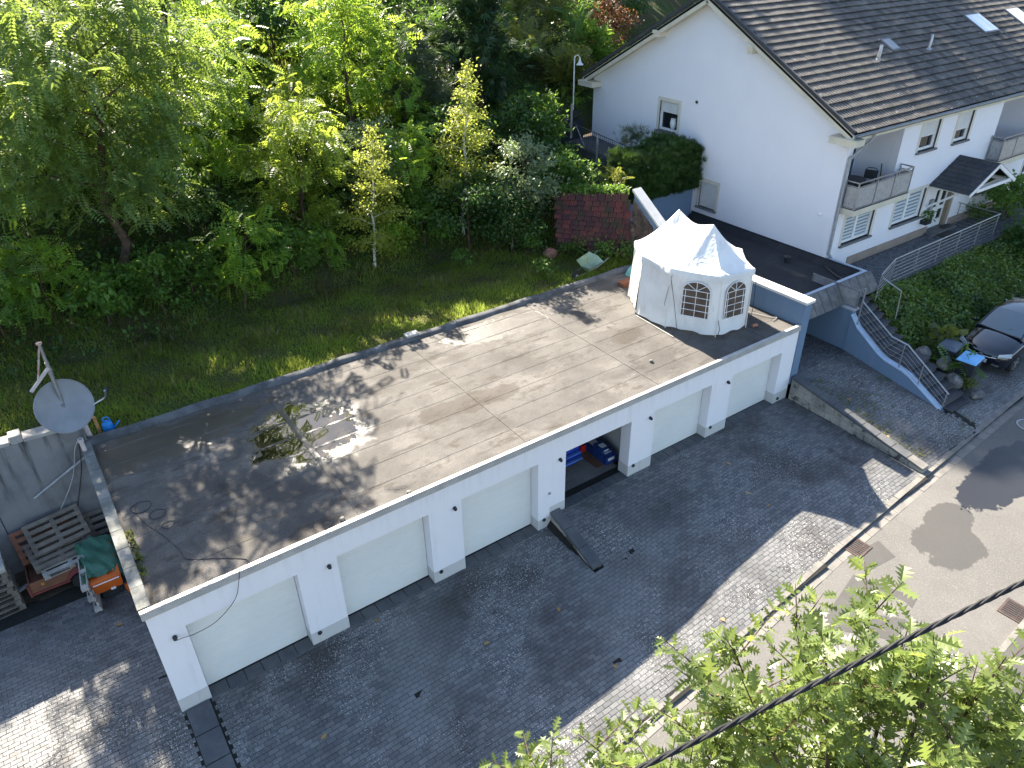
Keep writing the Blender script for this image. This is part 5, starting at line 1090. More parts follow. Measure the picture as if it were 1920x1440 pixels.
# waste bins
def bin_(x, y, z, rz, body, lid, label):
    t = thing('waste_bin', label, 'waste bin', (x, y, z), 'wheeled waste bins by the parked car'); c, s = math.cos(rz), math.sin(rz); Q = lambda u, v, h: (x+u*c-v*s, y+u*s+v*c, z+h)
    mb = MB(); mb.hexa([Q(-.21, -.24, .06), Q(.21, -.24, .06), Q(.21, .22, .06), Q(-.21, .22, .06), Q(-.28, -.36, .92), Q(.28, -.36, .92), Q(.28, .33, .92), Q(-.28, .33, .92)]); obj('bin_body', mb, body, t, bevel=.02)
    mb = MB(); mb.hexa([Q(-.3, -.39, .925), Q(.3, -.39, .925), Q(.3, .36, .925), Q(-.3, .36, .925), Q(-.27, -.35, .99), Q(.27, -.35, .99), Q(.27, .3, 1.0), Q(-.27, .3, 1.0)]); mb.box(0, 0, 0, 0, 0, 0) if False else None
    l = obj('bin_lid', mb, lid, t, bevel=.02); mb = MB(); mb.hexa([Q(-.2, -.27, .992), Q(.2, -.27, .992), Q(.2, .15, .995), Q(-.2, .15, .995), Q(-.18, -.25, 1.012), Q(.18, -.25, 1.012), Q(.18, .13, 1.014), Q(-.18, .13, 1.014)]); obj('lid_panel', mb, lid, l, bevel=.006)
    mb = MB(); mb.tube([Q(-.25, .38, .95), Q(.25, .38, .95)], .018, 6); obj('handle', mb, body, t)
    for u in (-.24, .24): mb = MB(); mb.lathe([(.1, -.025), (.1, .025)], Q(u, .2, .1), (c, s, 0), 14); obj('wheel', mb, RUBBER, t)
LBLUE = simple('light_blue_lid', (.16, .42, .72), (.13, .36, .64), 3., .4, bump=0, famt=.05); DGREY = simple('dark_bin', (.02, .024, .035), (.03, .034, .045), 3., .5); GLID = simple('grey_lid', (.09, .11, .14), (.07, .09, .12), 3., .45)
bin_(23.28, -2.9, gz(23.3, -2.8), -1.45, DGREY, LBLUE, 'dark waste bin with a bright light blue lid before the parked car'); bin_(23.5, -2.15, gz(23.5, -2.1), -1.45, DGREY, GLID, 'dark waste bin with a grey lid behind the blue-lidded one')

# ---------------------------------------------------------------- yard at the left: pallets, trailer, tarped machine
def meshbox(name, sx, sy, sz, m): mb = MB(); mb.box(-sx/2, sx/2, -sy/2, sy/2, -sz/2, sz/2); return meshdata(name, mb, m)
PM = {}
for key, m in (('w', WOODP), ('d', WOOD), ('r', WOODR)): PM[key] = (meshbox('top_board', 1.2, .1, .022, m), meshbox('stringer_board', .1, .8, .022, m), meshbox('block', .12, .1, .08, m))
def pallet(M4, key, label, group=None, names=('top_board',)):
    t = bpy.data.objects.new('pallet', None); COL.objects.link(t); t.matrix_world = M4; t.empty_display_size = .2; ORG[t.name] = Vector((0, 0, 0)); tag(t, label, 'pallet', group)
    b, s, k = PM[key]
    def put(nm, me, x, y, z): o = bpy.data.objects.new(nm, me); COL.objects.link(o); o.parent = t; o.location = (x, y, z); o.rotation_euler = (0, 0, random.gauss(0, .006))
    for y in (-.35, -.175, 0, .175, .35): put('top_board', b, 0, y, .133)
    for x in (-.55, 0, .55): put('stringer_board', s, x, 0, .111)
    for x in (-.53, 0, .53):
        for y in (-.35, 0, .35): put('block', k, x, y, .06)
    for y in (-.35, 0, .35): put('bottom_board', b, 0, y, .009)
    return t
ordn = ['bottom', 'second from the bottom', 'third from the bottom', 'fourth from the bottom', 'middle', 'fourth from the top', 'third from the top', 'second from the top', 'topmost']
for k in range(9):
    lab = 'white-topped pallet, topmost of the tall stack at the left edge' if k == 8 else 'grey pallet, %s of the tall stack at the left edge' % ordn[k]
    pallet(Matrix.Translation((-2.86+random.gauss(0, .02), 5.18+random.gauss(0, .015), -.095+.146*k)) @ Matrix.Rotation(.06+random.gauss(0, .015), 4, 'Z'), 'w' if k == 8 else 'd', lab, 'pallets in the tall stack')
def TRS(x, y, z, rx=0, ry=0, rz=0): return Matrix.Translation((x, y, z)) @ Matrix.Rotation(rz, 4, 'Z') @ Matrix.Rotation(ry, 4, 'Y') @ Matrix.Rotation(rx, 4, 'X')
pallet(TRS(-1.15, 5.75, .95, .62, -.02, .12), 'd', 'weathered pallet tilted on top of the pile on the red trailer', 'pallets heaped on the trailer')
pallet(TRS(-1.25, 5.5, .62, .30, .03, .16), 'd', 'weathered pallet under the tilted one on the trailer pile', 'pallets heaped on the trailer')
pallet(TRS(-1.12, 5.32, .44, .12, 0, .1), 'w', 'pale-edged pallet lying flat on the bed of the red trailer', 'pallets heaped on the trailer')
pallet(TRS(-.5, 5.95, .5, .75, .05, .1), 'd', 'dark pallet leaning on the concrete wall in the garage corner', 'pallets heaped on the trailer')
pallet(TRS(-1.45, 5.95, .75, .9, -.06, .05), 'r', 'reddish pallet leaning on the wall behind the trailer pile', 'pallets heaped on the trailer')
pallet(TRS(-.93, 4.3, .31, math.pi/2-.1, 0, math.pi/2-.08), 'w', 'grey pallet standing on edge beside the orange machine')
REDP = simple('worn_red_paint', (.26, .05, .04), (.16, .05, .045), 5., .7, .3)
tr = thing('trailer', 'small worn red trailer loaded with pallets by the concrete wall', 'trailer', (-1.4, 5.2, -.1))
mb = MB(); mb.box(-2.0, -.72, 4.95, 5.85, .2, .24); obj('bed', mb, WOODR, tr)
mb = MB(); mb.box(-2.0, -.72, 4.92, 4.949, .1, .42); mb.box(-2.03, -2.001, 4.92, 5.88, .1, .36); mb.box(-.719, -.69, 4.92, 5.88, .1, .36); mb.box(-2.0, -.72, 5.851, 5.88, .1, .42); obj('sideboard', mb, WOODR, tr)
mb = MB(); mb.box(-2.04, -.7, 4.89, 4.919, .08, .13); mb.box(-2.06, -2.02, 4.88, 4.94, .06, .4); obj('frame', mb, REDP, tr)
c = Vector((-1.0, 4.8, .12)); mb = MB(); mb.lathe([(.12, -.07), (.2, -.075), (.22, 0), (.2, .075), (.12, .07)], c, (0, -1, 0), 20); wh = obj('wheel', mb, RUBBER, tr, smooth=True)
mb = MB(); mb.lathe([(.125, .05), (.13, .068), (.09, .05), (.03, .065), (.01, .07)], c, (0, -1, 0), 16); obj('rim', mb, simple('rusty_rim', (.25, .2, .16), (.16, .09, .05), 9.), wh, smooth=True)
mb = MB(); mb.grid([[(c.x+.28*math.cos(t), y, c.z+.28*math.sin(t)) for t in [math.pi*k/12 for k in range(1, 13)]] for y in (4.7, 4.9)]); obj('mudguard', mb, REDP, tr, smooth=True)
mb = MB(); mb.lathe([(.035, 0), (.03, .02)], (-1.75, 4.918, .3), (0, -1, 0), 10); obj('reflector', mb, simple('amber', (.6, .3, .02), (.5, .25, .02)), tr)
mb = MB(); mb.bar((-2.0, 5.3, .15), (-2.7, 5.05, .1), .06, .06); obj('tow_bar', mb, ZINC, tr)
om = thing('tarped_machine', 'orange machine on wheels half covered by a green tarpaulin beside the garage', 'machine', (-.5, 4.4, -.1))
ORG_ = simple('orange_paint', (.62, .13, .015), (.55, .11, .015), 3., .45, .4, famt=.1)
mb = MB(); mb.hexa([(-.82, 3.95, .18), (-.24, 3.95, .18), (-.22, 5.0, .18), (-.84, 5.0, .18), (-.85, 3.82, .62), (-.21, 3.82, .62), (-.2, 5.05, .66), (-.86, 5.05, .66)]); obj('body', mb, ORG_, om, bevel=.02)
mb = MB(); mb.bar((-.8, 3.815, .56), (-.26, 3.815, .56), .02, .02); mb.box(-.5, -.4, 3.9, 3.93, .2, .25); obj('trim', mb, WHITE, om)
mb = MB(); mb.bar((-.2, 3.9, .15), (-.1, 3.6, .08), .06, .16); obj('side_flap', mb, ORG_, om)
for x in (-.82, -.24):
    mb = MB(); mb.lathe([(.1, -.05), (.17, -.05), (.17, .05), (.1, .05)], (x, 4.4, .06), (1, 0, 0), 14); obj('wheel', mb, RUBBER, om)
mb = MB(); mb.box(-.7, -.36, 4.0, 4.9, -.05, .179); obj('underframe', mb, BLACK, om)
mb = MB(); P = []
for i in range(25):
    v = i/24; row = []
    for j in range(17):
        u = j/16; x = -.98+.86*u; y = 3.98+1.25*v; z = .70+.10*v+.05*math.sin(u*9+v*4)*math.sin(v*11+u*5)+.02*math.sin(u*31+v*17)
        e = max(abs(u-.5)*2, 0); z -= .38*max(0, e-.72)/.28*(1+.3*math.sin(v*17))
        if v < .12: z -= .04
        row.append((x, y, z))
    P.append(row)
mb.grid(P); obj('tarpaulin', mb, simple('green_tarp', (.03, .12, .075), (.045, .15, .1), 3., .45, .5, bump=.01), om, smooth=True)
# ---------------------------------------------------------------- vegetation
BARK = simple('bark', (.13, .085, .06), (.07, .05, .04), 6., .95, .1, fine=25, bump=.02)
BIRCHB = simple('birch_bark', (.55, .53, .48), (.12, .11, .1), 7., .8, .2, lo=.55, hi=.62)
LOC = leafmat('locust_leaf', (.15, .235, .03), (.24, .31, .05), .52, (.55, .66, .08))
LOC2 = leafmat('locust_blue_leaf', (.095, .175, .055), (.16, .245, .06), .47, (.46, .58, .09))
ROB = leafmat('robinia_leaf', (.135, .265, .03), (.21, .35, .045), .54, (.56, .72, .08))
BIR = leafmat('birch_leaf', (.24, .285, .045), (.34, .37, .075), .54, (.6, .66, .1))
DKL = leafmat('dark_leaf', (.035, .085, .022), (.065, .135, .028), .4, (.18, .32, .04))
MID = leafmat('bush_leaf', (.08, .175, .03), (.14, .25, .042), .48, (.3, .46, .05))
SIL = leafmat('silvery_leaf', (.13, .19, .1), (.21, .27, .15), .43, (.38, .48, .18), .35, .6)
CON = leafmat('conifer_needles', (.022, .055, .02), (.04, .085, .025), .2, (.08, .14, .03))
PIN = leafmat('pine_needles', (.06, .10, .06), (.09, .13, .07), .25, (.16, .22, .08))
RUS = leafmat('rusty_leaf', (.16, .06, .025), (.22, .10, .035), .3, (.32, .14, .04))
FER = leafmat('fern_leaf', (.12, .16, .03), (.18, .2, .05), .4, (.34, .36, .06))
HED = leafmat('hedge_leaf', (.028, .07, .016), (.05, .105, .022), .22, (.12, .2, .03))
IVY = leafmat('ivy_leaf', (.055, .13, .03), (.19, .26, .045), .3, (.32, .42, .06), .35, .5)
GRS = leafmat('grass_blade', (.15, .225, .03), (.25, .33, .055), .52, (.52, .62, .11), .5, .3)
OAK = leafmat('oak_leaf', (.135, .19, .045), (.205, .255, .07), .48, (.42, .52, .10), .36, .6)
FALL = leafmat('dry_leaf', (.42, .25, .08), (.5, .32, .12), .2)
def frond(pairs, lw, ll, droop):
    v, f = [], []
    for k in range(pairs):
        u = .14+.82*k/(pairs-1); z = -droop*u*u; l = ll*(1-.25*abs(2*u-1.1))
        for s in (-1, 1):
            b = len(v); v += [(u, .005*s, z), (u+lw*.35, s*l*.5-lw*.5*s*.3, z-.02), (u+.05, s*l, z-.05), (u-lw*.65, s*l*.5, z-.02)]; f.append((b, b+1, b+2, b+3) if s > 0 else (b+3, b+2, b+1, b))
    b = len(v); v += [(.96, -lw*.4, -droop*.95), (1.15, 0, -droop*1.25), (.96, lw*.4, -droop*.95), (.9, 0, -droop*.85)]; f.append((b, b+1, b+2, b+3)); return v, f
FINE = frond(8, .105, .28, .35); MEDF = frond(7, .13, .3, .4); BOLD = frond(6, .15, .33, .3)
LEAF = ([(0, 0, 0), (.42, .3, .07), (1, 0, -.05), (.42, -.3, .07)], [(0, 3, 2, 1)])
BROAD = ([(0, 0, 0), (.3, .26, .06), (.75, .2, .04), (1, 0, -.12), (.75, -.2, .04), (.3, -.26, .06), (.5, 0, 0)], [(0, 6, 2, 1), (6, 3, 3, 2), (0, 5, 4, 6), (6, 4, 3, 3)])
BROAD = ([(0, 0, 0), (.3, .26, .06), (.75, .2, .04), (1, 0, -.12), (.3, -.26, .06), (.75, -.2, .04), (.5, 0, 0)], [(0, 6, 2, 1), (0, 4, 5, 6), (6, 5, 3, 2)])
def sprayt(n, w, spread):
    v, f = [], []
    for k in range(n):
        a = (k-(n-1)/2)*spread; c, s = math.cos(a), math.sin(a); l = 1-.25*abs(a); b = len(v); z = .06*math.sin(k*2.3)
        v += [(0, 0, 0), (.45*c*l-w*s, .45*s*l+w*c, z), (c*l, s*l, z*2-.06), (.45*c*l+w*s, .45*s*l-w*c, z)]; f.append((b, b+3, b+2, b+1))
    return v, f
SPRAY = sprayt(6, .06, .3); NEED = sprayt(8, .03, .34)
def blades():
    return ([(0, -.06, 0), (0, .06, 0), (.55, .045, -.03), (.55, -.045, -.03), (1, .008, -.16), (1, -.008, -.16)], [(0, 1, 2, 3), (3, 2, 4, 5)])
BLADE = blades()
def profile(shape, t):               # crown half width against relative height
    if shape == 'round': return max(.12, math.sin(math.pi*min(1, .12+t*.88))**.6)
    if shape == 'umbrella': return max(.2, math.sin(math.pi*min(1, .2+t*.72))**.5)
    if shape == 'spire': return max(.08, (1-t)**.75*min(1, .45+t*2.2))
    if shape == 'cone': return max(.04, (1-t)**.85)
    if shape == 'bush': return max(.2, (1-t**2.2)**.5)
    return 1
def tree(name, label, cat, x, y, h, hw, shape, m, tpl, n, size, bark=BARK, tr=.09, lean=(0, 0), t0=.2, rise=.35, spread=.3, down=.15, group=None, z0=None, crown='crown', flat=0.):
    z = (hz(x, y) if z0 is None else z0)-.03; root = thing(name, label, cat, (x, y, z), group)
    top = Vector((x+lean[0], y+lean[1], z+h)); base = Vector((x, y, z)); mb = MB()
    tk = [base.lerp(top, k/7)+Vector((random.gauss(0, .03)*hw, random.gauss(0, .03)*hw, 0))*(0 < k < 7) for k in range(8)]
    mb.tube(tk, [tr*(1-.85*k/7) for k in range(8)], 7)
    nl = max(7, int(10+h*2.2)); segs = []
    for k in range(nl):
        t = t0+(1-t0)*((k+.5)/nl)**.9; az = k*2.4+random.uniform(-.4, .4); r = hw*profile(shape, (t-t0)/(1-t0))*random.uniform(.72, 1.12)
        i = min(6, int(t*7)); p0 = tk[i].lerp(tk[i+1], t*7-i); e = p0+Vector((math.cos(az)*r, math.sin(az)*r, r*rise*random.uniform(.5, 1.4)))
        mid = p0.lerp(e, .5)+Vector((0, 0, .12*r)); mb.tube([p0, mid, e], [tr*.35*(1-t*.6), tr*.2*(1-t*.5), .006], 4, False); segs.append((p0, mid, e, r))
    segs.append((tk[5], tk[6], tk[7], hw*.3)); obj('trunk', mb, bark, root, smooth=True)
    wts = np.array([s[3]**1.3+.05 for s in segs]); idx = rng.choice(len(segs), n, p=wts/wts.sum()); u = rng.uniform(.22, 1., n)**.75
    A, B, C = (np.array([list(s[q]) for s in segs])[idx] for q in range(3)); rr = np.array([s[3] for s in segs])[idx]
    p = ((1-u)**2)[:, None]*A+(2*u*(1-u))[:, None]*B+(u**2)[:, None]*C
    # clumps: leaves gather round a limited set of twig ends
    nc = max(30, n//14); cid = rng.integers(0, nc, n); coff = rng.normal(0, 1, (nc, 3)); off = coff[cid]*.75+rng.normal(0, 1, (n, 3))*.55
    p = p+off*(spread*(.25+rr*.5))[:, None]*np.array([1, 1, .6]); p[:, 2] = np.maximum(p[:, 2], z+.05)
    d = (C-A); d[:, 2] *= .3; d /= np.linalg.norm(d, axis=1, keepdims=True)+1e-6; d = d*.8+rng.normal(0, .75, (n, 3)); d[:, 2] -= down*2
    R = rots(d, rng.normal(0, .55+flat, n)); sc = rng.uniform(.7, 1.25, n)*size
    meshobj(crown, scatter_mesh(crown, *tpl, p, R, sc, m), root, at=(x, y, z)).data.transform(Matrix.Translation((-x, -y, -z)))
    return root
# big trees and saplings on the slope
tree('locust_tree', 'big spreading feathery-leaved locust tree filling the left of the slope', 'tree', 2.5, 13.1, 8.1, 3.5, 'umbrella', LOC2, MEDF, 4000, .5, tr=.16, lean=(.9, .2), t0=.18, spread=.34, down=.22)
tree('locust_tree', 'pale yellow-green locust tree at the top left corner behind the big one', 'tree', 1.2, 17.6, 5.8, 2.9, 'umbrella', LOC, FINE, 2400, .46, tr=.13, lean=(.7, .2), spread=.34)
tree('locust_tree', 'locust tree cut by the left picture edge behind the dish', 'tree', -3.4, 13.8, 3.8, 1.9, 'round', LOC, BOLD, 700, .42, tr=.12, spread=.34)
tree('robinia_tree', 'young bright robinia tree right of the big locust at the top', 'tree', 7.4, 17.6, 5.0, 1.6, 'round', ROB, BOLD, 560, .46, tr=.08, lean=(.5, 0))
tree('robinia_tree', 'tall bright robinia with long leaf sprays at the top centre', 'tree', 12.4, 17.4, 5.1, 2.1, 'round', ROB, BOLD, 900, .48, tr=.1, lean=(.3, .2))
tree('locust_tree', 'rounded pale locust tree in the middle of the slope left of the slim birch', 'tree', 8.3, 13.0, 4.5, 1.8, 'round', LOC, BOLD, 1150, .40, tr=.09, lean=(.6, 0), spread=.34, t0=.1)
tree('robinia_tree', 'small robinia with drooping sprays between the two birches', 'tree', 12.5, 12.9, 3.3, 1.4, 'round', ROB, BOLD, 420, .40, tr=.06, lean=(.2, 0))
tree('robinia_sapling', 'bright green robinia sapling standing at the left edge of the lawn', 'sapling', 5.4, 11.0, 3.0, 1.05, 'round', ROB, BOLD, 240, .42, tr=.035, lean=(.7, .1), spread=.24, t0=.14)
tree('birch_tree', 'slim yellow-green birch with white trunk standing nearest the lawn', 'tree', 10.05, 11.25, 4.7, 1.15, 'spire', BIR, LEAF, 4600, .105, bark=BIRCHB, tr=.055, lean=(.45, 0), t0=.1, spread=.38)
tree('birch_tree', 'taller pointed yellow-green birch right of the slim one', 'tree', 13.9, 11.6, 5.9, 1.3, 'spire', BIR, LEAF, 5600, .115, bark=BIRCHB, tr=.07, lean=(.5, 0), t0=.1, spread=.38)
tree('cypress', 'dense dark green cypress at the top of the slope behind the birches', 'tree', 17.4, 15.8, 6.0, 2.0, 'spire', CON, SPRAY, 2400, .42, tr=.12, t0=.05, rise=.5, down=.05)
tree('pine_tree', 'blue-green pine tree left of the dark cypress', 'tree', 15.0, 16.4, 3.9, 1.6, 'spire', PIN, NEED, 1300, .36, tr=.08, t0=.1, rise=.5)
tree('pine_sapling', 'small pointed pale pine sapling in front of the cypress', 'sapling', 16.2, 14.8, 2.2, .55, 'cone', PIN, NEED, 330, .3, tr=.03, t0=.08, rise=.9, down=-.2)
tree('laurel_bush', 'glossy dark laurel bush beside the path end left of the railing', 'bush', 18.9, 13.6, 2.5, 1.15, 'bush', MID, BROAD, 1900, .19, tr=.05, t0=.05, rise=.8, down=-.25)
tree('silvery_shrub', 'pale silvery-leaved shrub above the red tile bank', 'shrub', 15.9, 10.5, 3.3, 1.35, 'bush', SIL, LEAF, 3400, .14, tr=.05, t0=.06, rise=.7)
tree('leafy_shrub', 'fresh green leafy shrub between the silvery shrub and the railing posts', 'shrub', 17.8, 10.7, 2.0, 1.15, 'bush', MID, LEAF, 2600, .17, tr=.04, t0=.05, rise=.7)
tree('dense_shrub', 'dark dense shrub at the foot of the taller birch', 'shrub', 13.7, 10.9, 2.7, 1.7, 'bush', DKL, LEAF, 4200, .14, tr=.05, t0=.04, rise=.6)
tree('low_shrub', 'low bright shrub at the foot of the slim birch', 'shrub', 10.9, 11.3, 1.3, .7, 'bush', ROB, LEAF, 900, .13, tr=.03, t0=.05, rise=.7)
tree('low_shrub', 'upright green shrub on the lawn edge right of the big locust trunk', 'shrub', 3.2, 11.5, 1.9, .85, 'bush', MID, LEAF, 1500, .14, tr=.03, t0=.05, rise=.9)
tree('low_shrub', 'rounded leafy shrub directly below the big locust trunk', 'shrub', 1.7, 11.7, 1.4, .9, 'bush', MID, BROAD, 900, .2, tr=.03, t0=.05, rise=.7)
tree('leafy_shrub', 'tall leafy shrub at the left picture edge above the dish', 'shrub', -.9, 12.1, 3.1, 1.15, 'bush', MID, BOLD, 420, .36, tr=.04, t0=.1, rise=.6)
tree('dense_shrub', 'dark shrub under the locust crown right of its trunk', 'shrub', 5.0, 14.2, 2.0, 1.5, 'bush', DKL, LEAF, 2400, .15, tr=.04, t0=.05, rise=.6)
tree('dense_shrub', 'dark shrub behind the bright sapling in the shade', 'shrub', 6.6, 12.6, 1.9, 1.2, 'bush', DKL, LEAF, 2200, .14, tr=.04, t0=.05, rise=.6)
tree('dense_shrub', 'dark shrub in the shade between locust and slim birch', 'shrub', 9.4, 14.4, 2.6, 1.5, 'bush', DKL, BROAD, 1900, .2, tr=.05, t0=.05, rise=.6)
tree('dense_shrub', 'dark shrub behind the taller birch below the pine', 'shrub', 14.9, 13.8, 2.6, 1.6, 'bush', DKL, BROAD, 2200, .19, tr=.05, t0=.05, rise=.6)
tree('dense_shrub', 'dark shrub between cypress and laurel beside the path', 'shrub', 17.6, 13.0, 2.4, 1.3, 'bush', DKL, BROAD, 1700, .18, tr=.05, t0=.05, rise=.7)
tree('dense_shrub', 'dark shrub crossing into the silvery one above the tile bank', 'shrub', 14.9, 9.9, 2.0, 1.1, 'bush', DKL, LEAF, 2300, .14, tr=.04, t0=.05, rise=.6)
tree('rusty_bush', 'rusty brown bush behind the left eaves of the house', 'bush', 27.0, 18.9, 2.3, 1.3, 'bush', RUS, LEAF, 1900, .16, tr=.05, t0=.05, rise=.7)
tree('dense_shrub', 'dark shrub at the top edge left of the house ridge', 'shrub', 29.2, 20.6, 2.8, 1.8, 'bush', DKL, LEAF, 2300, .2, tr=.05, t0=.05, rise=.7)
for x, y, h, hw, m, tp, n, sz, lab in ((-2.4, 11.6, 2.2, 1.1, MID, LEAF, 2200, .15, 'mid green shrub at the left edge of the lawn behind the dish mast'), (.4, 12.4, 2.3, 1.1, ROB, BOLD, 260, .36, 'feathery low shrub between the left shrubs and the big locust trunk'), (4.2, 12.0, 1.6, .9, MID, LEAF, 1500, .14, 'leafy shrub under the right side of the big locust crown'), (7.4, 11.6, 1.7, .9, MID, LEAF, 1700, .13, 'rounded shrub right of the bright sapling'), (8.6, 11.7, 1.5, .8, ROB, BOLD, 190, .3, 'feathery low shrub left of the slim birch foot'), (12.2, 11.6, 1.7, 1.0, MID, LEAF, 1900, .13, 'leafy shrub between the two birch trunks'), (11.4, 13.6, 3.0, 1.4, SIL, LEAF, 2600, .14, 'pale-leaved shrub behind the gap between the birches'), (6.4, 15.4, 3.4, 1.5, ROB, BOLD, 420, .42, 'bright robinia sapling behind the right side of the big locust'), (10.2, 16.6, 2.6, 1.4, LOC, BOLD, 380, .4, 'pale sapling just below the sunlit meadow'), (4.6, 18.6, 3.6, 1.7, ROB, BOLD, 480, .44, 'bright robinia sapling left of the meadow behind the locust crown'), (14.2, 16.0, 3.0, 1.3, ROB, BOLD, 330, .4, 'robinia sapling left of the blue-green pine')):
    tree('slope_shrub', lab, 'shrub', x, y, h, hw, 'bush', m, tp, n, sz, tr=.035, t0=.06, rise=.65, group='shrubs and saplings filling the slope')
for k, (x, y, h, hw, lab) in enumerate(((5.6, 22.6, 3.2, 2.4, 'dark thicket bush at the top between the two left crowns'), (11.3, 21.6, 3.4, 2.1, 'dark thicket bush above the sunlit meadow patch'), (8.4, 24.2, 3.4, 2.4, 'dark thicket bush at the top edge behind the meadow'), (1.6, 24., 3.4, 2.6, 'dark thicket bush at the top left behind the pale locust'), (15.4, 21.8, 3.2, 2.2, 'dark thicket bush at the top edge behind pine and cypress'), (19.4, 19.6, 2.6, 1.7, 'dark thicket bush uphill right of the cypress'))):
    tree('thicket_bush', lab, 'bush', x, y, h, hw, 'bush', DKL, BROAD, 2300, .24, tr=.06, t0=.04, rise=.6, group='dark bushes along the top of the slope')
for k, (x, y, h, hw, lab) in enumerate(((21.6, 18.6, 1.5, 1.1, 'yellowish fern clump uphill left of the lamp'), (23.9, 20.6, 1.6, 1.2, 'yellowish fern clump at the top edge beside the rusty bush'), (22.9, 16.9, 1.3, .8, 'yellowish fern clump directly behind the lamp'), (25.2, 18.2, 1.4, 1.1, 'green fern clump between lamp and rusty bush'))):
    tree('fern_clump', lab, 'fern', x, y, h, hw, 'bush', FER if k < 3 else MID, FINE, 260, .7, tr=.02, t0=.02, rise=1.2, down=-.3, group='fern clumps on the upper slope', crown='fronds')
tree('fern_clump', 'small yellow fern at the left foot of the clipped hedge', 'fern', 18.95, 8.75, .7, .3, 'bush', FER, FINE, 30, .42, tr=.012, t0=.02, rise=1.6, down=-.5, z0=4.3, crown='fronds')
tree('planter_plant', 'wispy grey-green plant growing in the trough on the path railing', 'plant', 21.52, 10.9, .5, .42, 'bush', PIN, NEED, 130, .3, tr=.008, t0=.02, rise=1.2, down=-.3, z0=5.12)
tree('wall_plant', 'small shrub in the planter left of the front door', 'plant', 28.98, 2.3, .35, .25, 'bush', MID, LEAF, 160, .1, tr=.01, t0=.05, rise=.8, z0=3.0)
tree('corner_shrub', 'bushy green shrub at the far end of the walkway railing', 'shrub', 33.4, 1.4, 2.0, 1.35, 'bush', MID, LEAF, 2400, .17, tr=.04, t0=.05, rise=.6, z0=1.9)
tree('corner_shrub', 'dark shrub below the far end of the walkway railing', 'shrub', 31.9, -.3, 1.3, 1.1, 'bush', DKL, LEAF, 1700, .15, tr=.04, t0=.05, rise=.6, z0=1.5)
tree('broadleaf_plant', 'bright broad-leaved plant between ivy and parked car', 'plant', 24.1, -1.55, .75, .42, 'bush', FER, BROAD, 34, .42, tr=.015, t0=.05, rise=1., down=-.2, z0=.75)
tree('fern_clump', 'green fern between boulders and blue-lidded bin', 'fern', 23.05, -2.75, .6, .4, 'bush', MID, FINE, 36, .5, tr=.012, t0=.03, rise=1., down=-.2, z0=.5, crown='fronds')
tree('low_shrub', 'small mossy shrub on the paving beside the bottom step', 'shrub', 22.95, -3.15, .4, .3, 'bush', FER, LEAF, 500, .07, tr=.015, t0=.05, rise=.6, z0=.4)
# tall trees further up the hill; their shade falls on the roof and the road
for x, y, h, hw, sh, n, lab in ((24.7, 33, 17.0, 2.7, 'bush', 4600, 'tall dark conifer uphill behind the house'), (32.6, 33.5, 19.5, 3.6, 'round', 4600, 'tall broad tree uphill behind the house ridge'), (36.6, 34, 19.5, 3.7, 'round', 4600, 'tallest broad tree uphill behind the far end of the house')):
    tree('hill_tree', lab, 'tree', x, y, h, hw, sh, DKL, LEAF, n, .62, tr=.25, t0=.12, spread=.4, group='tall trees further up the hill')
# clipped hedge on the terrace wall
hg = thing('clipped_hedge', 'clipped dark green conifer hedge above the blue terrace wall', 'hedge', (21, 9.1, 4.1))
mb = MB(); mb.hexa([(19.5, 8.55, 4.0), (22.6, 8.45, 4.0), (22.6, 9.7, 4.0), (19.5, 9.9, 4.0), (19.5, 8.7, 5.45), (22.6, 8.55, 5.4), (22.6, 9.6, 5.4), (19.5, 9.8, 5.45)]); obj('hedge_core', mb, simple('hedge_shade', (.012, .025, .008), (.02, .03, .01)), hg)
n = 6500; f = rng.integers(0, 4, n); P = np.c_[rng.uniform(19.35, 22.72, n), rng.uniform(8.4, 9.85, n), rng.uniform(3.95, 5.6, n)]
P[f < 2, 1] = 8.45+rng.normal(0, .09, (f < 2).sum())+.0; P[f == 2, 2] = 5.5+rng.normal(0, .11, (f == 2).sum()); P[f == 3, 0] = np.where(rng.random((f == 3).sum()) < .5, 19.4, 22.7)+rng.normal(0, .08, (f == 3).sum())
P[:, 2] += .18*np.sin(P[:, 0]*2.1)*(P[:, 2] > 5.2); d = rng.normal(0, .45, (n, 3)); d[:, 2] += 1.0; d[f < 2, 1] -= .5
meshobj('foliage', scatter_mesh('foliage', *SPRAY, P, rots(d, rng.uniform(0, 6, n)), rng.uniform(.16, .3, n), HED), hg, at=(21, 9.1, 4.1)).data.transform(Matrix.Translation((-21, -9.1, -4.1)))
# ivy bank between walkway and parking strip
def bank(x, y):
    t = sm(-2.0, .6, y); return zk(x)+.12+(2.16-zk(x)-.12)*(t**.8)+.1*math.sin(x*1.9+y*2.3)*math.sin(y*3.1+x)*math.sin(math.pi*t)
bk = sheet('garden_bank', frange(22.55, 44, .3), frange(-2.05, .58, .15), bank, SOIL)
n = 38000; P = np.c_[rng.uniform(22.7, 38, n), rng.uniform(-2.0, .5, n)]; zz2 = np.array([bank(*p) for p in P]); pat = np.sin(P[:, 0]*2.3+P[:, 1])*np.sin(P[:, 1]*3+P[:, 0]*.7)
P = np.c_[P, zz2+.04+abs(rng.normal(0, .10, n))*(1+.9*pat)]; d = rng.normal(0, .8, (n, 3)); d[:, 1] -= .5; d[:, 2] -= .2
meshobj('ivy', scatter_mesh('ivy', *LEAF, P, rots(d, rng.normal(0, .6, n)), rng.uniform(.08, .17, n), IVY), None, 'stuff')
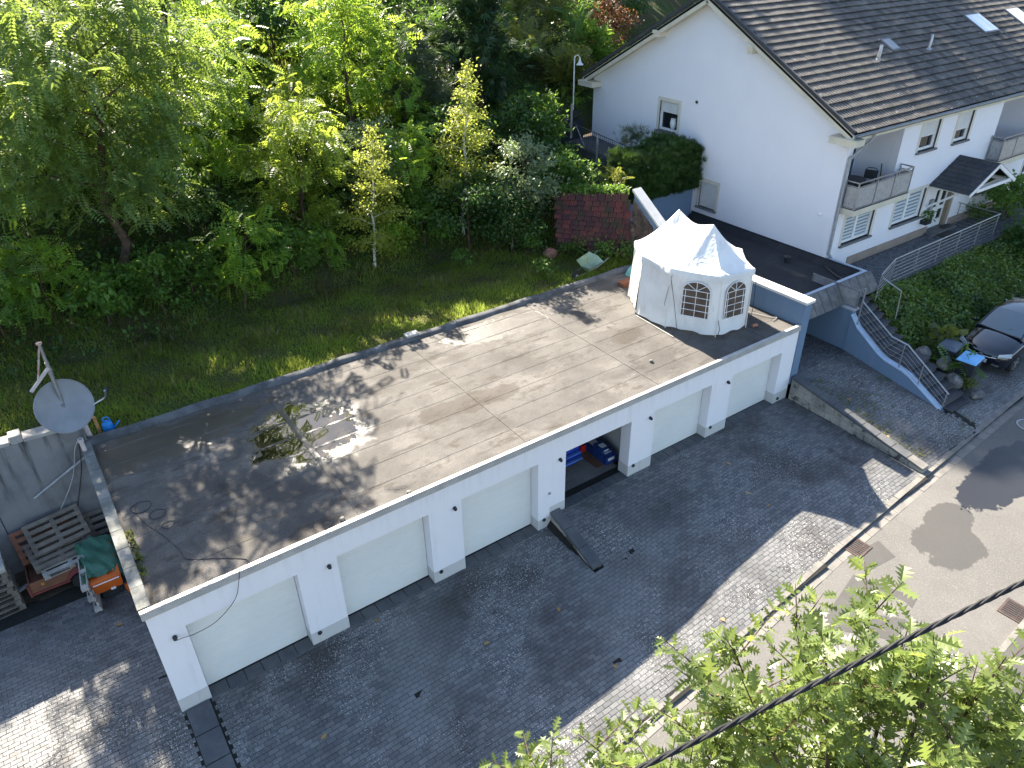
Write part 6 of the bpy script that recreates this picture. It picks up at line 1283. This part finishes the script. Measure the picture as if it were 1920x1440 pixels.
# lawn and rough grass behind the garages
def grassfield(name, n, x0, x1, y0, y1, h0, h1, m, keep=None):
    P = np.c_[rng.uniform(x0, x1, n), rng.uniform(y0, y1, n)]; 
    if keep is not None: P = P[keep(P)]
    z = np.array([hz(*p) for p in P]); d = rng.normal(0, .38, (len(P), 3)); d[:, 2] = 1
    return meshobj(name, scatter_mesh(name, *BLADE, np.c_[P, z-.01], rots(d, rng.uniform(0, 6.3, len(P))), rng.uniform(h0, h1, len(P))*(1+.5*np.sin(P[:, 0]*2.1)*np.sin(P[:, 1]*2.7+P[:, 0])), m), None, 'stuff')
grassfield('lawn_grass', 115000, -6, 18.2, 6.33, 12.3, .07, .17, GRS, lambda P: rng.random(len(P)) < np.clip(1.25-.22*np.maximum(0, P[:, 1]-9.3)+.35*np.sin(P[:, 0]*1.3)*np.sin(P[:, 1]*1.9), .12, 1))
DRY = leafmat('dry_grass', (.15, .12, .05), (.2, .17, .07), .35, (.3, .26, .1))
grassfield('rough_grass', 24000, -4, 17, 7.6, 13, .1, .24, DRY, lambda P: rng.random(len(P)) < .5+.5*np.sin(P[:, 0]*1.1+2)*np.sin(P[:, 1]*2.2))
MEAD = leafmat('meadow_grass', (.13, .2, .025), (.2, .27, .04), .45, (.45, .52, .06))
grassfield('meadow_grass', 22000, -2, 16, 17, 24, .2, .45, MEAD)
# undergrowth over the whole slope
def under(name, n, m, tpl, s0, s1, y0=11, y1=27, x0=-8, x1=30):
    c = np.c_[rng.uniform(x0, x1, n//45), rng.uniform(y0, y1, n//45)]; cs_ = rng.uniform(.25, .7, len(c)); i = rng.integers(0, len(c), n)
    P = c[i]+rng.normal(0, 1, (n, 2))*cs_[i][:, None]; ok = (P[:, 1] > y0-.6) & ~((P[:, 0] > 20.9) & (P[:, 1] < 15.6)) & ~((P[:, 0] > 18) & (P[:, 1] < 9.2)); P, i = P[ok], i[ok]
    z = np.array([hz(*p) for p in P])+abs(rng.normal(0, .55, len(P)))*cs_[i]; d = rng.normal(0, .8, (len(P), 3)); d[:, 1] -= .3; d[:, 2] += .1
    return meshobj(name, scatter_mesh(name, *tpl, np.c_[P, z], rots(d, rng.normal(0, .6, len(P))), rng.uniform(s0, s1, len(P)), m), None, 'stuff')
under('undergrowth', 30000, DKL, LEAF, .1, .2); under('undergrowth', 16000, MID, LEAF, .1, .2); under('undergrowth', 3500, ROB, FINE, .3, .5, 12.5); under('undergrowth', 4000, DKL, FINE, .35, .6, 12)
n = 1500; tt = rng.random(n); P = np.c_[16.75+1.5*tt+rng.normal(0, .12, n)+.1, 9.85-2.2*tt+rng.normal(.2, .16, n), 4.52+.26*tt+rng.uniform(-.02, .2, n)]; d = rng.normal(0, .7, (n, 3)); d[:, 2] += .3
meshobj('bank_weeds', scatter_mesh('bank_weeds', *LEAF, P, rots(d, rng.normal(0, .6, n)), rng.uniform(.06, .15, n), MID), None, 'stuff')
weeds = [(x, y) for x, y in ((14.6, 7.6), (15.4, 9.3), (16.4, 8.2), (17.2, 7.4), (12.8, 9.9), (17.8, 6.8))]
for k, (x, y) in enumerate(weeds):
    tree('weed_clump', 'green weed clump '+['nearest the red sandstone lump', 'behind the sandstone lump left of the tile bank', 'in front of the middle of the tile bank', 'near the right foot of the tile bank by the tent', 'below the dense shrub at the taller birch foot', 'behind the tent beside the stone post'][k], 'weed', x, y, .6, .4, 'bush', MID, LEAF, 260, .12, tr=.012, t0=.05, rise=.8, group='weed clumps around the tile bank foot')
# small weeds in the paving joints of the passage ramp
n = 500; P = np.c_[rng.normal(18.95, .18, n), rng.uniform(-4.2, -.4, n)]; P = np.r_[P, np.c_[rng.normal(19.6, .3, 150), rng.normal(-1.9, .5, 150)]]; P = P[P[:, 0] > 18.72]; P = np.c_[P, [gz(*p)+.01 for p in P]]; d = rng.normal(0, .6, (len(P), 3)); d[:, 2] = .7
meshobj('joint_weeds', scatter_mesh('joint_weeds', *LEAF, P, rots(d, rng.uniform(0, 6, len(P))), rng.uniform(.03, .075, len(P)), FER), None, 'stuff')
# oak in the near right corner
ST = [(0, .0), (.14, .02), (.17, .2), (.27, .035), (.36, .33), (.47, .04), (.56, .36), (.67, .05), (.74, .24), (.85, .04), (1.0, .0)]
ov, of = [], []
for u, w_ in ST: ov.append((u, 0, -.12*u*u)); ov.append((u+(.09 if w_ > .15 else 0), w_, .22*w_-.12*u*u)); ov.append((u+(.09 if w_ > .15 else 0), -w_, .22*w_-.12*u*u))
for k in range(len(ST)-1): of += [(3*k, 3*k+3, 3*k+4, 3*k+1), (3*k+3, 3*k, 3*k+2, 3*k+5)]
om_ = MB(); om_.add(ov, of); ome = meshdata('oak_leaf', om_, OAK)
TIPS = [(3.23, -6.85, 4.4), (4.1, -7.04, 4.67), (3.79, -8.17, 5.92), (4.75, -8.17, 6.7), (5.68, -7.84, 6.15), (5.0, -7.93, 5.19), (6.09, -8.35, 6.57), (5.78, -8.93, 6.77), (6.65, -8.79, 7.06), (5.64, -8.54, 5.66), (6.5, -9.29, 6.77), (6.38, -9.66, 7.41), (6.78, -9.94, 6.66), (6.8, -10.06, 7.28), (6.25, -9.14, 5.66), (7.01, -9.66, 5.52), (5.36, -8.42, 4.75), (5.43, -9.23, 5.45), (5.86, -9.83, 5.84), (6.27, -10.3, 6.52), (4.93, -8.55, 6.75), (3.98, -8.5, 5.94), (6.11, -9.22, 6.66), (6.64, -10.34, 6.74), (7.1, -10.45, 7.05), (7.33, -10.74, 5.93)]
okz = zk(6.2)-.1; oak = thing('oak_tree', 'near oak tree with lobed sunlit leaves in the lower right corner', 'tree', (6.2, -10.2, okz))
mb = MB(); hub = Vector((6.0, -9.9, 2.6)); mb.tube([(6.2, -10.2, okz), (6.1, -10.05, 1.0), tuple(hub)], [.2, .16, .13], 10)
LP, LD = [], []
for tp in TIPS:
    tp = Vector(tp)-Vector((0, 0, .28)); b0 = hub+(tp-hub)*.08; mid = hub.lerp(tp, .55)+Vector((random.gauss(0, .12), random.gauss(0, .12), -.15)); mb.tube([b0, mid, tp], [.05, .026, .006], 6, False)
    twigs = [(mid.lerp(tp, .25), tp)]
    for q in range(11):
        t = random.uniform(.2, .95); s_ = mid.lerp(tp, t) if t > .45 else hub.lerp(mid, .55+t); dirv = ((tp-mid).normalized()*.7+Vector((random.gauss(0, .6), random.gauss(0, .6), random.gauss(.25, .4)))).normalized(); e = s_+dirv*random.uniform(.4, .85)
        mb.tube([s_, s_.lerp(e, .5)+Vector((0, 0, .02)), e], [.011, .008, .004], 4, False); twigs.append((s_, e))
    for s_, e in twigs:
        ln = (e-s_).length; nn = int(ln/.052)+3
        for k in range(nn):
            t = .15+.85*k/nn; az = k*2.4+random.uniform(-.5, .5); ax_ = (e-s_).normalized(); a = ax_.orthogonal().normalized(); b = ax_.cross(a)
            out = a*math.cos(az)+b*math.sin(az); LP.append(s_.lerp(e, t)); LD.append(out*1.0+ax_*(.45+.6*(t > .9))+Vector((0, 0, -.12)))
obj('trunk', mb, BARK, oak, smooth=True)
LPn = np.array([list(p) for p in LP]); LDn = np.array([list(d) for d in LD]); RR = rots(LDn, rng.normal(0, .45, len(LPn))); sc = rng.uniform(.12, .27, len(LPn)); an = np.c_[np.ones(len(LPn)), rng.uniform(.7, 1.15, len(LPn)), rng.uniform(-.6, 2.6, len(LPn))]
vis = [i for i in range(len(LP)) if in_view(LP[i], -5)]; vis.sort(key=lambda i: -sc[i]/(LP[i]-CAMP).length); big = set(vis[:300])
for i in big:
    r = RR[i]*(sc[i]*an[i])[None, :]; p = LPn[i]; inst('leaf', ome, oak, Matrix(((*r[0], p[0]), (*r[1], p[1]), (*r[2], p[2]), (0, 0, 0, 1))))
oth = [i for i in range(len(LP)) if i not in big]
meshobj('leaf', scatter_mesh('leaf', ov, of, LPn[oth], RR[oth], sc[oth][:, None]*an[oth], OAK), oak, 'stuff', at=(6.2, -10.2, okz)).data.transform(Matrix.Translation((-6.2, 10.2, -okz)))
print('oak leaves', len(LP))
# twisted power cable over the road
pc = thing('power_cable', 'black twisted overhead cable crossing in front of the near oak', 'cable', (4.3, -9.7, 8.4))
A, B = Vector((2.68, -9.27, 8.10)), Vector((5.93, -10.1, 8.60)); dv = (B-A)
for s_ in range(3):
    mb = MB(); pts = []
    for k in range(260):
        t = -2.2+5.2*k/259; p = A+dv*t; p.z += .05*(t-.5)**2*.4; a = t*46+s_*2.094; sd_ = dv.cross(Vector((0, 0, 1))).normalized(); pts.append(p+sd_*.0115*math.cos(a)+Vector((0, 0, 1))*.0115*math.sin(a))
    mb.tube(pts, .0125, 6); obj('strand', mb, RUBBER, pc, smooth=True)
# fallen leaves on paving and roof
fme = ome.copy(); fme.materials.clear(); fme.materials.append(FALL)
for k, (x, y) in enumerate(((5.8, -1.95), (7.9, -4.0), (2.2, -1.9), (14.4, -1.1), (14.0, -2.9), (4.2, -.25), (18.85, -3.1), (13.9, -2.2), (7.7, -2.2), (-.5, 3.0), (19.2, -1.5), (-1.2, -.6), (10.6, -4.55), (12.0, -5.2), (9.2, -5.55))):
    z = gz(x, y) if y > yk(x) else zk(x)-.09
    o = inst('fallen_leaf', fme, None, Matrix.Translation((x, y, z+.03)) @ Matrix.Rotation(k*1.7, 4, 'Z') @ Matrix.Rotation(.02, 4, 'Y') @ Matrix.Scale(.17, 4)); tag(o, 'single dry tan oak leaf '+['before the third garage pillar', 'at the shaded edge of the sunlit kerb strip', 'low in the picture before the second garage door', 'before the last two garage doors', 'in the shade near the far sunlit strip', 'on the paving right beside the second garage pillar', 'on the passage ramp near its kerb', 'in the middle of the forecourt before the fifth door', 'in the middle of the forecourt below the short ramp wall', 'in the yard left of the garages', 'high on the passage ramp', 'on the sunlit yard patch', 'on the kerb strip above the oak', 'by the kerb left of the drain', 'in the gutter above the oak top'][k], 'leaf', 'dry oak leaves lying on the ground')
